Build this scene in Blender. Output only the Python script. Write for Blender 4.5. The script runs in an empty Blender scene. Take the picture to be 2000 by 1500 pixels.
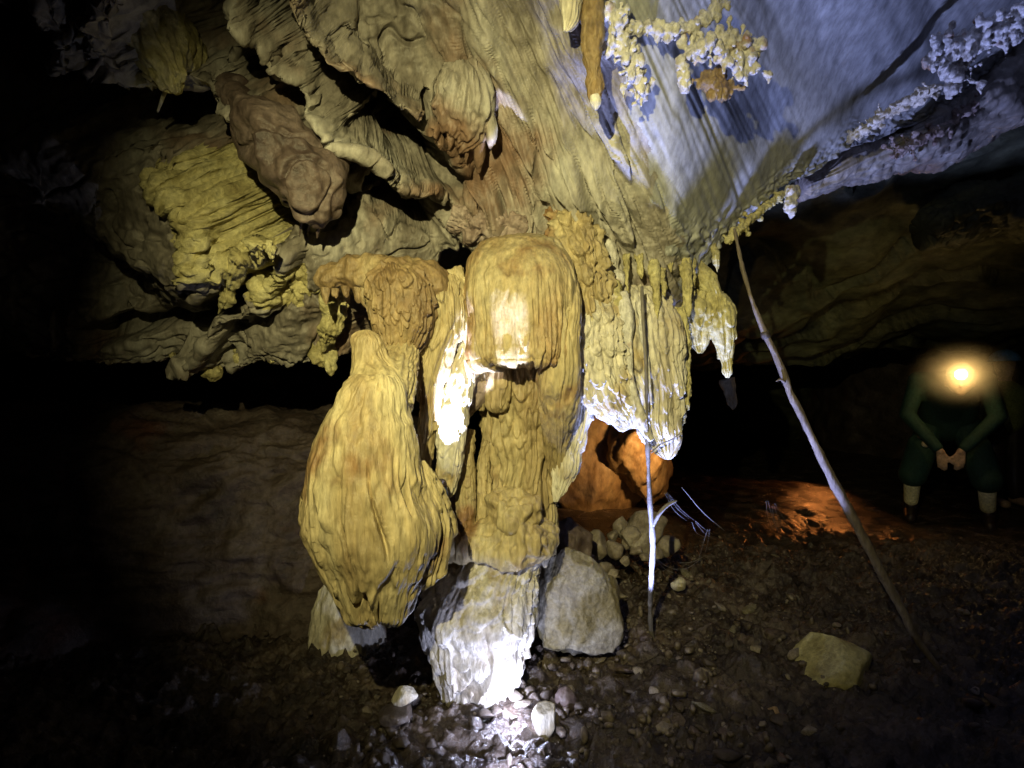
import bpy, math, random
import numpy as np
from mathutils import Vector

# ------------------------------------------------------------------ camera, world, lights
scene = bpy.context.scene
FPX = 1091.0                    # focal length in photo pixels (photo 2000 x 1500)
CAMZ = 1.2
COL = scene.collection

cam_d = bpy.data.cameras.new('camera'); cam = bpy.data.objects.new('camera', cam_d); COL.objects.link(cam)
cam.location = (0, 0, CAMZ); cam.rotation_euler = (math.radians(90), 0, 0)
cam_d.sensor_width = 36; cam_d.lens = 36 * FPX / 2000; cam_d.clip_start = 0.02; cam_d.clip_end = 200
scene.camera = cam
scene.view_settings.view_transform = 'Standard'; scene.view_settings.look = 'None'
scene.view_settings.exposure = 0; scene.view_settings.gamma = 1

world = bpy.data.worlds.new('World'); scene.world = world; world.use_nodes = True
world.node_tree.nodes['Background'].inputs[0].default_value = (0.5, 0.55, 0.7, 1)
world.node_tree.nodes['Background'].inputs[1].default_value = 0.001


def at(px, py, d):
    return np.array([(px - 1000) / FPX * d, d, CAMZ - (py - 750) / FPX * d])


def lamp(name, kind, loc, power, color, target=None, size=None, blend=0.3, radius=0.02):
    l = bpy.data.lights.new(name, kind); l.energy = power; l.color = color; l.shadow_soft_size = radius
    o = bpy.data.objects.new(name, l); COL.objects.link(o); o.location = loc
    if kind == 'SPOT':
        l.spot_size = math.radians(size); l.spot_blend = blend
        o.rotation_euler = (Vector(target) - Vector(loc)).to_track_quat('-Z', 'Y').to_euler()
    return o


YEL = (1.0, 0.90, 0.42); BLU = (0.62, 0.68, 1.0); WRM = (1.0, 0.62, 0.20)
# the photographer's own headlamp, a head above the phone
lamp('photographer_headlamp', 'SPOT', (-0.28, -0.02, 1.78), 250, YEL, at(1000, 640, 2.2), 82, 0.95, 0.010)
# cold torch lying on the floor in front of the formation, at the very edge of the picture: low light on base and gravel
lamp('floor_torch', 'SPOT', (0.0, 1.62, 0.07), 13, BLU, (-0.08, 2.2, 0.10), 104, 0.35, 0.012)
# its companion pointing up at the ceiling slab
lamp('upward_torch', 'SPOT', (0.45, 2.12, 0.0), 560, (0.36, 0.44, 1.0), (1.45, 2.2, 2.47), 68, 0.2, 0.045)
# torch held behind the bulb
lamp('hidden_torch', 'SPOT', tuple(at(852, 938, 1.90)), 130, BLU, tuple(at(900, 760, 2.0)), 34, 0.25, 0.008)
# added unseen lights: narrow spot for the dome's white patch, point for floor glare
lamp('added_dome_spot', 'SPOT', (0.03, 1.60, 0.03), 600, BLU, (-0.005, 1.86, 1.36), 5.4, 0.35, 0.008)
lamp('added_glare_light', 'POINT', (0.012, 1.98, 0.06), 6.5, BLU, radius=0.004)
# warm lamp in the far passage lighting the rock
lamp('warm_torch', 'SPOT', tuple(at(1318, 880, 4.5)), 30, (1.0, 0.56, 0.20), tuple(at(1190, 905, 5.4)), 84, 0.7, 0.03)
lamp('added_floor_spot', 'SPOT', tuple(at(1600, 880, 6.9)), 11, (1.0, 0.30, 0.06), tuple(at(1440, 965, 6.0)), 110, 0.9, 0.03)  # extra unseen spot added to redden the floor strip

# ------------------------------------------------------------------ numeric helpers
RNG = np.random.RandomState(7)
PERM = RNG.permutation(256).astype(np.int32); PERM = np.concatenate([PERM, PERM, PERM])
GRAD = RNG.normal(size=(256, 3)); GRAD /= np.linalg.norm(GRAD, axis=1)[:, None]; GRAD = GRAD.astype(np.float32)


def perlin(x, y, z=0.0):
    x, y, z = np.broadcast_arrays(np.asarray(x, np.float32), np.asarray(y, np.float32), np.asarray(z, np.float32))
    xi = np.floor(x); yi = np.floor(y); zi = np.floor(z)
    xf = x - xi; yf = y - yi; zf = z - zi
    xi = xi.astype(np.int32) & 255; yi = yi.astype(np.int32) & 255; zi = zi.astype(np.int32) & 255
    u = xf * xf * xf * (xf * (xf * 6 - 15) + 10); v = yf * yf * yf * (yf * (yf * 6 - 15) + 10)
    w = zf * zf * zf * (zf * (zf * 6 - 15) + 10)

    def g(dx, dy, dz):
        h = PERM[PERM[PERM[xi + dx] + yi + dy] + zi + dz]
        G = GRAD[h]
        return G[..., 0] * (xf - dx) + G[..., 1] * (yf - dy) + G[..., 2] * (zf - dz)
    a = g(0, 0, 0); a = a + u * (g(1, 0, 0) - a)
    b = g(0, 1, 0); b = b + u * (g(1, 1, 0) - b)
    a = a + v * (b - a)
    c = g(0, 0, 1); c = c + u * (g(1, 0, 1) - c)
    e = g(0, 1, 1); e = e + u * (g(1, 1, 1) - e)
    c = c + v * (e - c)
    return (a + w * (c - a)) * 1.4


def fbm(x, y, z=0.0, octv=3, gain=0.5):
    r = 0; a = 1.0; f = 1.0
    for i in range(octv):
        r = r + a * perlin(x * f + 17.3 * i, y * f - 9.1 * i, z * f + 5.7 * i); a *= gain; f *= 2.03
    return r


def sstep(a, b, x):
    t = np.clip((x - a) / (b - a), 0, 1); return t * t * (3 - 2 * t)


def hsh(c, seed=0):
    return PERM[(PERM[(c.astype(np.int64) + seed * 31) & 255] + seed * 7) & 255] / 255.0


def drips(a, s, width, period, seed=0, sharp=1.3, warp=0.35):
    """flowstone shingles: sheets that thicken downwards and end in rounded drip tips (0..1)"""
    aw = a / width + warp * perlin(a / width * 0.7 + 3.1 * seed, s / period * 1.1, seed * 1.7)
    c = np.floor(aw); f = aw - c
    e = (2 * f - 1) ** 2
    ph = s / period * (0.75 + 0.5 * hsh(c, seed + 3)) + hsh(c, seed) + e * 0.28
    k = np.floor(ph); ph = ph - k
    amp = 0.4 + 0.6 * hsh(c * 7 + k, seed + 9)
    t = np.where(ph < 0.93, (ph / 0.93) ** sharp, np.clip((1 - ph) / 0.07, 0, 1))
    return t * amp * np.sqrt(np.clip(1 - 0.75 * e, 0, 1))


def interp(xs, ys, x):
    """Catmull-Rom through (xs, ys)"""
    xs = np.asarray(xs, float); ys = np.asarray(ys, float)
    m = np.gradient(ys, xs) if len(xs) > 2 else np.full(len(xs), (ys[-1] - ys[0]) / (xs[-1] - xs[0]))
    x = np.clip(x, xs[0], xs[-1]); i = np.clip(np.searchsorted(xs, x) - 1, 0, len(xs) - 2)
    h = xs[i + 1] - xs[i]; t = (x - xs[i]) / h
    return ((2 * t ** 3 - 3 * t ** 2 + 1) * ys[i] + (t ** 3 - 2 * t ** 2 + t) * h * m[i]
            + (-2 * t ** 3 + 3 * t ** 2) * ys[i + 1] + (t ** 3 - t ** 2) * h * m[i + 1])


def grid_normals(P, wrap):
    if wrap:
        du = np.roll(P, -1, 1) - np.roll(P, 1, 1)
    else:
        du = np.gradient(P, axis=1)
    dv = np.gradient(P, axis=0)
    n = np.cross(du, dv); l = np.linalg.norm(n, axis=2, keepdims=True)
    return n / np.maximum(l, 1e-9)


def mesh_from(name, V, F4=None, F3=None, smooth=True):
    me = bpy.data.meshes.new(name)
    V = np.ascontiguousarray(V.reshape(-1, 3), dtype=np.float32)
    n4 = 0 if F4 is None else len(F4); n3 = 0 if F3 is None else len(F3)
    me.vertices.add(len(V)); me.vertices.foreach_set('co', V.ravel())
    loops = []
    if n4: loops.append(np.asarray(F4).ravel())
    if n3: loops.append(np.asarray(F3).ravel())
    loops = np.concatenate(loops).astype(np.int32)
    me.loops.add(len(loops)); me.loops.foreach_set('vertex_index', loops)
    me.polygons.add(n4 + n3)
    st = np.concatenate([np.arange(n4) * 4, n4 * 4 + np.arange(n3) * 3]).astype(np.int32)
    me.polygons.foreach_set('loop_start', st)
    if smooth: me.polygons.foreach_set('use_smooth', np.ones(n4 + n3, dtype=bool))
    me.update(calc_edges=True); me.validate()
    return me


def grid_faces(nr, nc, wrap):
    i = np.arange(nr - 1)[:, None]; j = np.arange(nc if wrap else nc - 1)[None, :]
    j2 = (j + 1) % nc
    return np.stack([i * nc + j, (i + 1) * nc + j, (i + 1) * nc + j2, i * nc + j2], -1).reshape(-1, 4)


def link(name, me, mat, parent=None, label=None, cat=None, group=None, kind=None):
    o = bpy.data.objects.new(name, me); COL.objects.link(o)
    if me is not None and mat is not None and not me.materials: me.materials.append(mat)
    if parent is not None: o.parent = parent
    if label: o['label'] = label
    if cat: o['category'] = cat
    if group: o['group'] = group
    if kind: o['kind'] = kind
    return o


def empty(name, loc, label, cat, group=None):
    o = link(name, None, None, None, label, cat, group); o.location = tuple(loc)
    bpy.context.view_layer.update()
    return o


def adopt(parent, *kids):
    """children keep their world coordinates"""
    for k in kids:
        k.parent = parent
        k.matrix_parent_inverse = parent.matrix_world.inverted()
    return parent


# ------------------------------------------------------------------ materials
def mat_rock(name, cols, scale=3.0, stretch=(1, 1, 0.25), rough=0.5, bump=0.25, bscale=40, spec=0.4, patch=None, wet=0.0):
    """procedural limestone: colour ramp over stretched noise, dark veins, fine bump"""
    m = bpy.data.materials.new(name); m.use_nodes = True
    nt = m.node_tree; N = nt.nodes; L = nt.links
    b = N['Principled BSDF']
    tc = N.new('ShaderNodeTexCoord')
    mp = N.new('ShaderNodeMapping'); mp.inputs['Scale'].default_value = stretch
    L.new(tc.outputs['Object'], mp.inputs[0])
    n1 = N.new('ShaderNodeTexNoise'); n1.inputs['Scale'].default_value = scale; n1.inputs['Detail'].default_value = 7
    n1.inputs['Roughness'].default_value = 0.62; n1.inputs['Distortion'].default_value = 0.6
    L.new(mp.outputs[0], n1.inputs['Vector'])
    r = N.new('ShaderNodeValToRGB'); e = r.color_ramp.elements
    while len(e) < len(cols): e.new(0.5)
    for i, c in enumerate(cols):
        e[i].position = 0.3 + 0.4 * i / max(1, len(cols) - 1); e[i].color = (*c, 1)
    L.new(n1.outputs['Fac'], r.inputs[0])
    out = r.outputs[0]
    if patch:
        n3 = N.new('ShaderNodeTexNoise'); n3.inputs['Scale'].default_value = patch[1]; n3.inputs['Detail'].default_value = 5
        L.new(tc.outputs['Object'], n3.inputs['Vector'])
        r3 = N.new('ShaderNodeValToRGB'); r3.color_ramp.elements[0].position = patch[2]; r3.color_ramp.elements[1].position = patch[2] + 0.12
        L.new(n3.outputs['Fac'], r3.inputs[0])
        mx = N.new('ShaderNodeMixRGB'); mx.inputs[2].default_value = (*patch[0], 1)
        L.new(r3.outputs[0], mx.inputs[0]); L.new(out, mx.inputs[1]); out = mx.outputs[0]
    # fine speckle
    n2 = N.new('ShaderNodeTexNoise'); n2.inputs['Scale'].default_value = bscale; n2.inputs['Detail'].default_value = 6
    n2.inputs['Roughness'].default_value = 0.65
    L.new(mp.outputs[0], n2.inputs['Vector'])
    mr = N.new('ShaderNodeMapRange'); mr.inputs[1].default_value = 0.3; mr.inputs[2].default_value = 0.7
    mr.inputs[3].default_value = 0.55; mr.inputs[4].default_value = 1.25
    L.new(n2.outputs['Fac'], mr.inputs[0])
    mm = N.new('ShaderNodeMixRGB'); mm.blend_type = 'MULTIPLY'; mm.inputs[0].default_value = 1
    L.new(out, mm.inputs[1]); L.new(mr.outputs[0], mm.inputs[2])
    L.new(mm.outputs[0], b.inputs['Base Color'])
    rr = N.new('ShaderNodeMapRange'); rr.inputs[3].default_value = max(0.08, rough - 0.2 - wet); rr.inputs[4].default_value = rough + 0.15
    L.new(n1.outputs['Fac'], rr.inputs[0]); L.new(rr.outputs[0], b.inputs['Roughness'])
    b.inputs['Specular IOR Level'].default_value = spec
    bp = N.new('ShaderNodeBump'); bp.inputs['Strength'].default_value = bump; bp.inputs['Distance'].default_value = 0.02
    L.new(n2.outputs['Fac'], bp.inputs['Height']); L.new(bp.outputs[0], b.inputs['Normal'])
    return m


def mat_plain(name, col, rough=0.6, spec=0.3, emit=None, estr=0.0, bscale=60, bump=0.15):
    m = mat_rock(name, [tuple(c * 0.75 for c in col), tuple(min(1, c * 1.15) for c in col)], 9, (1, 1, 1), rough, bump, bscale, spec)
    if emit:
        b = m.node_tree.nodes['Principled BSDF']; b.inputs['Emission Color'].default_value = (*emit, 1); b.inputs['Emission Strength'].default_value = estr
    return m


M = {}
M['flow'] = mat_rock('flowstone_ochre', [(0.28, 0.20, 0.10), (0.46, 0.37, 0.20), (0.54, 0.47, 0.29)], 5, (1, 1, 0.22), 0.5, 0.45, 55, patch=((0.24, 0.135, 0.06), 4.5, 0.56))
M['flow_brown'] = mat_rock('flowstone_brown', [(0.15, 0.09, 0.045), (0.31, 0.22, 0.11), (0.45, 0.36, 0.20)], 6, (1, 1, 0.4), 0.45, 0.5, 60)
M['dome'] = mat_rock('flowstone_dome', [(0.30, 0.18, 0.08), (0.44, 0.35, 0.19), (0.52, 0.46, 0.29)], 4.2, (1, 1, 0.4), 0.42, 0.45, 65, patch=((0.25, 0.14, 0.06), 5, 0.58))
M['pale'] = mat_rock('calcite_pale', [(0.42, 0.36, 0.26), (0.62, 0.57, 0.46), (0.72, 0.69, 0.60)], 6, (1, 1, 0.3), 0.45, 0.5, 60, patch=((0.42, 0.33, 0.18), 6, 0.56))
M['white'] = mat_rock('calcite_white', [(0.50, 0.46, 0.40), (0.74, 0.72, 0.68)], 9, (1, 1, 0.6), 0.4, 0.5, 70, patch=((0.35, 0.19, 0.10), 14, 0.6))
M['ceil'] = mat_rock('ceiling_limestone', [(0.12, 0.10, 0.08), (0.28, 0.25, 0.21), (0.46, 0.44, 0.39)], 2.6, (1.3, 0.8, 0.5), 0.55, 0.28, 34, patch=((0.20, 0.125, 0.085), 2.2, 0.56))
M['slab'] = mat_rock('slab_limestone', [(0.25, 0.25, 0.23), (0.38, 0.38, 0.36), (0.48, 0.48, 0.45)], 1.6, (1.2, 0.6, 0.5), 0.5, 0.12, 30)
M['brown'] = mat_rock('rock_brown', [(0.055, 0.038, 0.034), (0.125, 0.09, 0.076), (0.22, 0.17, 0.15)], 4, (1, 1, 1), 0.5, 0.4, 50, patch=((0.05, 0.03, 0.026), 6, 0.56))
M['tan'] = mat_rock('rock_tan', [(0.17, 0.115, 0.095), (0.33, 0.255, 0.22), (0.44, 0.37, 0.33)], 6, (1, 1, 1), 0.55, 0.4, 45, patch=((0.10, 0.06, 0.04), 16, 0.62))
M['crust'] = mat_rock('rock_crust', [(0.30, 0.25, 0.11), (0.52, 0.46, 0.22), (0.60, 0.55, 0.30)], 8, (1, 1, 1), 0.55, 0.6, 45)
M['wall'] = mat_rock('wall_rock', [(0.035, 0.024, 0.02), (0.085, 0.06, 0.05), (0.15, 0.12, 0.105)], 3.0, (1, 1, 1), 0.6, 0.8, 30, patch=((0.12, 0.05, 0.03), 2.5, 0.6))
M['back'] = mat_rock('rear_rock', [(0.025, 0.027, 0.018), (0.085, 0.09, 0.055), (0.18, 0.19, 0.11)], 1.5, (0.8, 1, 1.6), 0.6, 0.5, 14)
M['floor'] = mat_rock('cave_mud', [(0.015, 0.010, 0.008), (0.06, 0.043, 0.032), (0.15, 0.11, 0.085)], 5, (1, 1, 1), 0.26, 0.7, 55, 0.6, wet=0.1)
M['stone'] = mat_rock('loose_stone', [(0.16, 0.12, 0.09), (0.30, 0.25, 0.20), (0.42, 0.37, 0.31)], 6, (1, 1, 1), 0.5, 0.4, 50)
M['gravel'] = mat_rock('damp_gravel', [(0.05, 0.037, 0.028), (0.13, 0.10, 0.078), (0.34, 0.29, 0.24)], 30, (1, 1, 1), 0.35, 0.4, 80)
M['stone_dark'] = mat_rock('loose_stone_dark', [(0.05, 0.04, 0.03), (0.12, 0.09, 0.07)], 6, (1, 1, 1), 0.45, 0.4, 50)
M['base'] = mat_rock('base_calcite', [(0.34, 0.28, 0.20), (0.55, 0.51, 0.45), (0.66, 0.63, 0.58)], 7, (1, 1, 0.5), 0.5, 0.6, 60)
M['boulder'] = mat_rock('boulder_rock', [(0.15, 0.12, 0.08), (0.30, 0.27, 0.21), (0.46, 0.43, 0.38)], 5, (1, 1, 1), 0.5, 0.6, 45, patch=((0.19, 0.155, 0.075), 5, 0.47))
M['orange'] = mat_rock('orange_rock', [(0.22, 0.12, 0.06), (0.42, 0.28, 0.14), (0.5, 0.38, 0.22)], 3, (1, 1, 0.5), 0.5, 0.4, 25)
M['wood'] = mat_rock('dead_wood', [(0.10, 0.075, 0.055), (0.24, 0.195, 0.15)], 20, (1, 1, 0.15), 0.6, 0.4, 120)
M['wood_pale'] = mat_rock('root_pale', [(0.12, 0.105, 0.09), (0.22, 0.20, 0.18)], 20, (1, 1, 0.2), 0.6, 0.3, 120)
M['web'] = mat_plain('cobweb_silk', (0.16, 0.15, 0.15), 0.6)

# ------------------------------------------------------------------ the rock surfaces of the cave
EX = [-1500, -600, 0, 200, 400, 560, 680, 780, 900, 1050, 1200, 1310, 1400, 1500, 1600, 1800, 2000, 2300, 3200]
EY = [640, 660, 692, 664, 700, 705, 690, 600, 480, 500, 610, 620, 492, 385, 322, 232, 112, -20, -100]
ED = [3.0, 3.0, 2.9, 2.75, 2.6, 2.5, 2.45, 2.45, 2.42, 2.38, 2.36, 2.36, 2.38, 2.5, 2.6, 2.8, 3.0, 3.1, 3.2]
TOPY = -330.0


def ceil_d(px, py):
    px = np.asarray(px, float); py = np.asarray(py, float)
    ey = np.interp(px, EX, EY); ed = np.interp(px, EX, ED)
    t = np.clip((py - ey) / (TOPY - ey), 0, 1)
    dt = np.interp(px, [-1500, 0, 500, 1000, 1300, 2000, 3200], [1.3, 1.25, 1.3, 1.4, 1.42, 1.4, 1.5])
    p = np.interp(px, [-600, 300, 900, 1200, 1500, 2200], [1.0, 1.0, 0.8, 0.75, 1.0, 1.0])
    return ed + (dt - ed) * t ** p


RELIEF = [  # polyline (px, py), half width px, height m
    ([(570, -120), (600, 10), (640, 80), (700, 140), (770, 195), (830, 245), (905, 310)], 30, 0.34),
    ([(470, 0), (560, 110), (610, 185), (660, 250), (720, 300), (790, 335), (850, 372), (930, 415)], 32, 0.34),
    ([(400, 130), (480, 220), (540, 280), (590, 345)], 48, 0.30),
    ([(60, 180), (180, 260), (300, 340), (400, 420), (470, 470)], 105, 0.36),
    ([(350, 270), (420, 330), (480, 390), (505, 440), (490, 490)], 26, 0.42),
    ([(600, 470), (560, 530), (510, 590), (460, 640), (420, 700)], 17, 0.22),
    ([(620, 500), (580, 590), (530, 660)], 60, 0.10),
    ([(240, -120), (280, 30), (310, 100), (335, 150)], 58, 0.36),
    ([(110, -120), (180, 0), (190, 60), (150, 95)], 40, 0.30),
    ([(-300, 300), (-100, 420), (100, 560), (250, 640)], 90, 0.25),
    ([(760, 190), (830, 270), (880, 330)], 14, 0.20),
    ([(690, 180), (730, 215)], 12, 0.30),
]


GAPS = [  # deep slots between the ribs, plus a groove for a cast shadow
    ([(500, -120), (560, 50), (640, 155), (720, 210), (790, 272), (890, 345)], 34, 0.8),
    ([(470, 110), (560, 190), (610, 262), (665, 315), (760, 385), (850, 418)], 25, 0.75),
    ([(390, 245), (460, 290), (520, 370), (545, 430)], 26, 0.65),
    ([(-200, 60), (0, 105), (120, 150), (230, 150), (300, 205), (380, 240)], 46, 0.8),
    ([(400, -120), (400, 60), (450, 120)], 50, 0.7),
    ([(250, 630), (340, 612), (420, 610)], 17, 0.4),
    ([(560, 495), (500, 560), (445, 612)], 13, 0.35),  # groove cut to darken like the cast shadow band
    ([(800, 250), (830, 215)], 10, 0.3), ([(600, 440), (700, 400)], 12, 0.4),
]


def polydist(wx, wy, pts):
    dm = np.full(wx.shape, 1e9)
    for (x0, y0), (x1, y1) in zip(pts[:-1], pts[1:]):
        dx, dy = x1 - x0, y1 - y0
        t = np.clip(((wx - x0) * dx + (wy - y0) * dy) / (dx * dx + dy * dy), 0, 1)
        dm = np.minimum(dm, np.hypot(wx - x0 - t * dx, wy - y0 - t * dy))
    return dm


def relief(PX, PY):
    wx = PX + 20 * fbm(PX / 75, PY / 75, 11.0, 3); wy = PY + 20 * fbm(PX / 75, PY / 75, 21.0, 3)
    out = np.zeros(PX.shape)
    for pts, w, h in RELIEF:
        dm = np.full(PX.shape, 1e9)
        for (x0, y0), (x1, y1) in zip(pts[:-1], pts[1:]):
            dx, dy = x1 - x0, y1 - y0
            t = np.clip(((wx - x0) * dx + (wy - y0) * dy) / (dx * dx + dy * dy), 0, 1)
            dm = np.minimum(dm, np.hypot(wx - x0 - t * dx, wy - y0 - t * dy))
        out = np.maximum(out, h / (1 + (dm / w) ** 4))
    for pts, w, h in GAPS: out = out - h / (1 + (polydist(wx, wy, pts) / w) ** 6)
    return out


def build_ceiling():
    nc, nr = 1000, 560
    px = np.concatenate([np.linspace(-1500, -120, 60), np.linspace(-110, 2110, nc - 130), np.linspace(2130, 3200, 70)])
    t = np.linspace(0, 1, nr)
    PX, T = np.meshgrid(px, t)
    ey = interp(EX, EY, PX); ey = ey + 14 * perlin(PX / 70, 3.3) + 7 * perlin(PX / 23, 9.1)
    PY = ey + (TOPY - ey) * T
    D = ceil_d(PX, PY)
    P = np.stack([(PX - 1000) / FPX * D, D, CAMZ - (PY - 750) / FPX * D], -1)
    N = grid_normals(P, False)
    if N[nr // 2, nc // 2, 1] > 0: N = -N
    wl = 1 - sstep(800, 960, PX + 0.0 * PY)                     # left: heavy ribs
    wm = sstep(800, 960, PX) * (1 - sstep(1070, 1230, PX - 0.33 * PY))   # middle: fluted
    wr = sstep(1070, 1230, PX - 0.33 * PY)                        # right: smooth slab
    a_m = PX - 0.45 * PY; a_l = PX - 0.9 * PY
    rel = (relief(PX, PY) - 0.10 * sstep(480, 360, PY) * sstep(200, 420, PX) - 0.06 * sstep(600, 300, PY)) * wl
    P = P + N * rel[..., None]
    N = grid_normals(P, False); N = N if N[nr // 2, nc // 2, 1] < 0 else -N
    X3, Y3, Z3 = P[..., 0], P[..., 1], P[..., 2]
    w3 = 0.6 * fbm(X3 * 3, Y3 * 3, Z3 * 3, 2)
    pits = sstep(0.18, 0.40, perlin(X3 * 24, Y3 * 24, Z3 * 24))
    dsp = wl * (0.036 * fbm(X3 * 4 + w3, Y3 * 4, Z3 * 4 - w3, 2) + 0.008 * fbm(X3 * 17, Y3 * 17, Z3 * 17, 3) - 0.009 * pits
                - 0.03 * (1 - sstep(0, 0.07, np.abs(perlin(X3 * 4.0 + w3 * 2, Y3 * 5.5 - w3, Z3 * 5.5)))))
    crz = np.exp(-((PX - 0.75 * (PY - 400) - 470) / 60.0) ** 2) * sstep(250, 330, PY) * sstep(640, 520, PY)
    dsp = dsp + wl * crz * (0.05 * np.abs(fbm(PX / 17, PY / 20, 5.0, 3)) + 0.03 * drips(PX, PY, 22, 46, 7))
    fl = np.abs(perlin(a_m / 26, PY / 260, 2.0)) * 0.6 + np.abs(perlin(a_m / 11, PY / 130, 5.0)) * 0.35
    dr = drips(a_m, PY, 58, 420, 1) * 0.10 + drips(a_m, PY, 26, 260, 2) * 0.045 + drips(a_m, PY, 12, 170, 3) * 0.014
    low = fbm(a_m / 120, PY / 200, 8.0, 3)
    crusty = fbm(PX / 22, PY / 26, 3.0, 3)
    lowpart = sstep(120, 420, PY)
    dsp = dsp + wm * (0.07 * low - 0.045 * fl + dr * (0.4 + 0.6 * lowpart) + 0.016 * crusty * sstep(330, 480, PY))
    dsp = dsp + wr * (0.045 * fbm(a_m / 260, PY / 700, 6.0, 2) + 0.007 * perlin(a_m / 45, PY / 420, 7.0) - 0.012 * sstep(420, 180, PX - 1120 - 0.33 * PY) * np.abs(perlin(a_m / 16, PY / 300, 17.0)) + sstep(520, 250, PX - 1000 - 0.1 * PY) * 0.03 * np.abs(fbm(PX / 24, PY / 24, 9.0, 3)) * sstep(390, 470, PY)
                      + 0.002 * fbm(PX / 50, PY / 90, 1.0, 3))
    # crusted lower lip of the slab
    lip = np.exp(-((PY - ey) / 34.0) ** 2)
    dsp = dsp + lip * (0.03 * np.abs(fbm(PX / 14, PY / 14, 2.0, 2)) - 0.01)
    P = P + N * dsp[..., None].astype(np.float64)
    # back side of the pendant rock, above row 0, and the overhead continuation to behind the camera
    E = P[0]
    back = []
    for k, (dy, dz) in enumerate([(0.05, 0.015), (0.12, 0.10), (0.22, 0.35), (0.40, 0.8), (0.6, 1.5), (0.7, 2.6)]):
        q = E.copy(); q[:, 1] += dy + 0.03 * perlin(px / 60, k * 3.1); q[:, 2] += dz; back.append(q)
    top = P[-1]; over = []
    for (y, z) in [(0.7, 2.62), (0.0, 2.75), (-1.2, 2.75), (-2.6, 2.5), (-3.6, 1.4), (-3.9, -0.4)]:
        q = top.copy(); q[:, 0] *= 1.15; q[:, 1] = y; q[:, 2] = z + 0.15 * perlin(q[:, 0] * 0.9, y); over.append(q)
    A = np.concatenate([np.stack(back[::-1]), P, np.stack(over)], 0)
    me = mesh_from('cave_ceiling', A, grid_faces(A.shape[0], A.shape[1], False))
    me.materials.append(M['ceil']); me.materials.append(M['slab']); me.materials.append(M['crust'])
    nz = fbm(PX / 40, PY / 60, 41.0, 3)
    idx = np.zeros(PX.shape, np.int32); idx[(wr + 0.35 * nz) > 0.55] = 1; idx[(crz + 0.4 * nz) > 0.55] = 2
    full = np.zeros(A.shape[:2], np.int32); full[len(back):len(back) + nr] = idx
    me.polygons.foreach_set('material_index', np.ascontiguousarray(full[:-1, :-1]).ravel())
    return link('cave_ceiling', me, None, kind='structure')


build_ceiling()


def floor_z(x, y):
    x = np.asarray(x, float); y = np.asarray(y, float)
    z = 0.045 * fbm(x * 1.1, y * 1.1, 0.5, 3) + 0.02 * fbm(x * 6, y * 6, 2.0, 2)
    z = z + 0.10 * np.exp(-((x - 0.85) ** 2 / 0.35 + (y - 3.1) ** 2 / 0.5))       # debris mound
    z = z - 0.12 * sstep(-0.3, -1.4, x) * sstep(3.5, 1.5, y)
    z = z - 0.005 + 0.03 * np.exp(-((x + 0.05) ** 2 / 0.15 + (y - 2.2) ** 2 / 0.1))
    return z


def build_floor():
    xs = np.concatenate([np.linspace(-9, -2.6, 50)[:-1], np.linspace(-2.6, 3.6, 560), np.linspace(3.6, 10, 50)[1:]])
    ys = np.concatenate([np.linspace(-4, 1.3, 60)[:-1], np.linspace(1.3, 4.2, 430), np.linspace(4.2, 14, 140)[1:]])
    X, Y = np.meshgrid(xs, ys)
    Z = floor_z(X, Y)
    fade = sstep(5.5, 3.5, Y)
    Z = Z + fade * (0.075 * np.abs(fbm(X * 6, Y * 6, 6.0, 4, 0.62)) + 0.02 * np.abs(fbm(X * 24, Y * 24, 1.0, 3)) - 0.012 + 0.010 * np.maximum(0, perlin(X * 40, Y * 40, 4.0)))
    me = mesh_from('cave_floor', np.stack([X, Y, Z], -1), grid_faces(len(ys), len(xs), False))
    # faces must look up
    me.flip_normals() if me.polygons[0].normal.z < 0 else None
    return link('cave_floor', me, M['floor'], kind='structure')


build_floor()


def sheet(name, ctrl, nr, nc, disp, mat):
    """smooth sheet through a control grid ctrl[row][col] = (x,y,z), displaced along its normal"""
    C = np.array(ctrl, float); R, K = C.shape[:2]
    v = np.linspace(0, R - 1, nr); u = np.linspace(0, K - 1, nc)
    A = np.zeros((R, nc, 3)); B = np.zeros((nr, nc, 3))
    for k in range(3):
        for r in range(R): A[r, :, k] = interp(range(K), C[r, :, k], u)
        for j in range(nc): B[:, j, k] = interp(range(R), A[:, j, k], v)
    N = grid_normals(B, False)
    if ((np.array([0, 0, CAMZ]) - B) * N).sum() < 0: N = -N
    B = B + N * disp(B[..., 0], B[..., 1], B[..., 2])[..., None]
    return link(name, mesh_from(name, B, grid_faces(nr, nc, False)), mat, kind='structure')


def wall_disp(x, y, z):
    w = 0.4 * fbm(x * 1.5, y * 1.5, z * 1.5, 2)
    return 0.10 * fbm(x * 1.3 + w, y * 1.3, z * 1.6 + w, 4) - 0.06 * np.abs(fbm(x * 2.4 + w, y * 2.4, z * 3.4 - w, 4, 0.6)) + 0.025 * fbm(x * 8, y * 8, z * 8, 4) - 0.05 * np.abs(fbm(x * 1.2 + w, y * 1.2, z * 5.0 + 2 * w, 4, 0.6))


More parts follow.
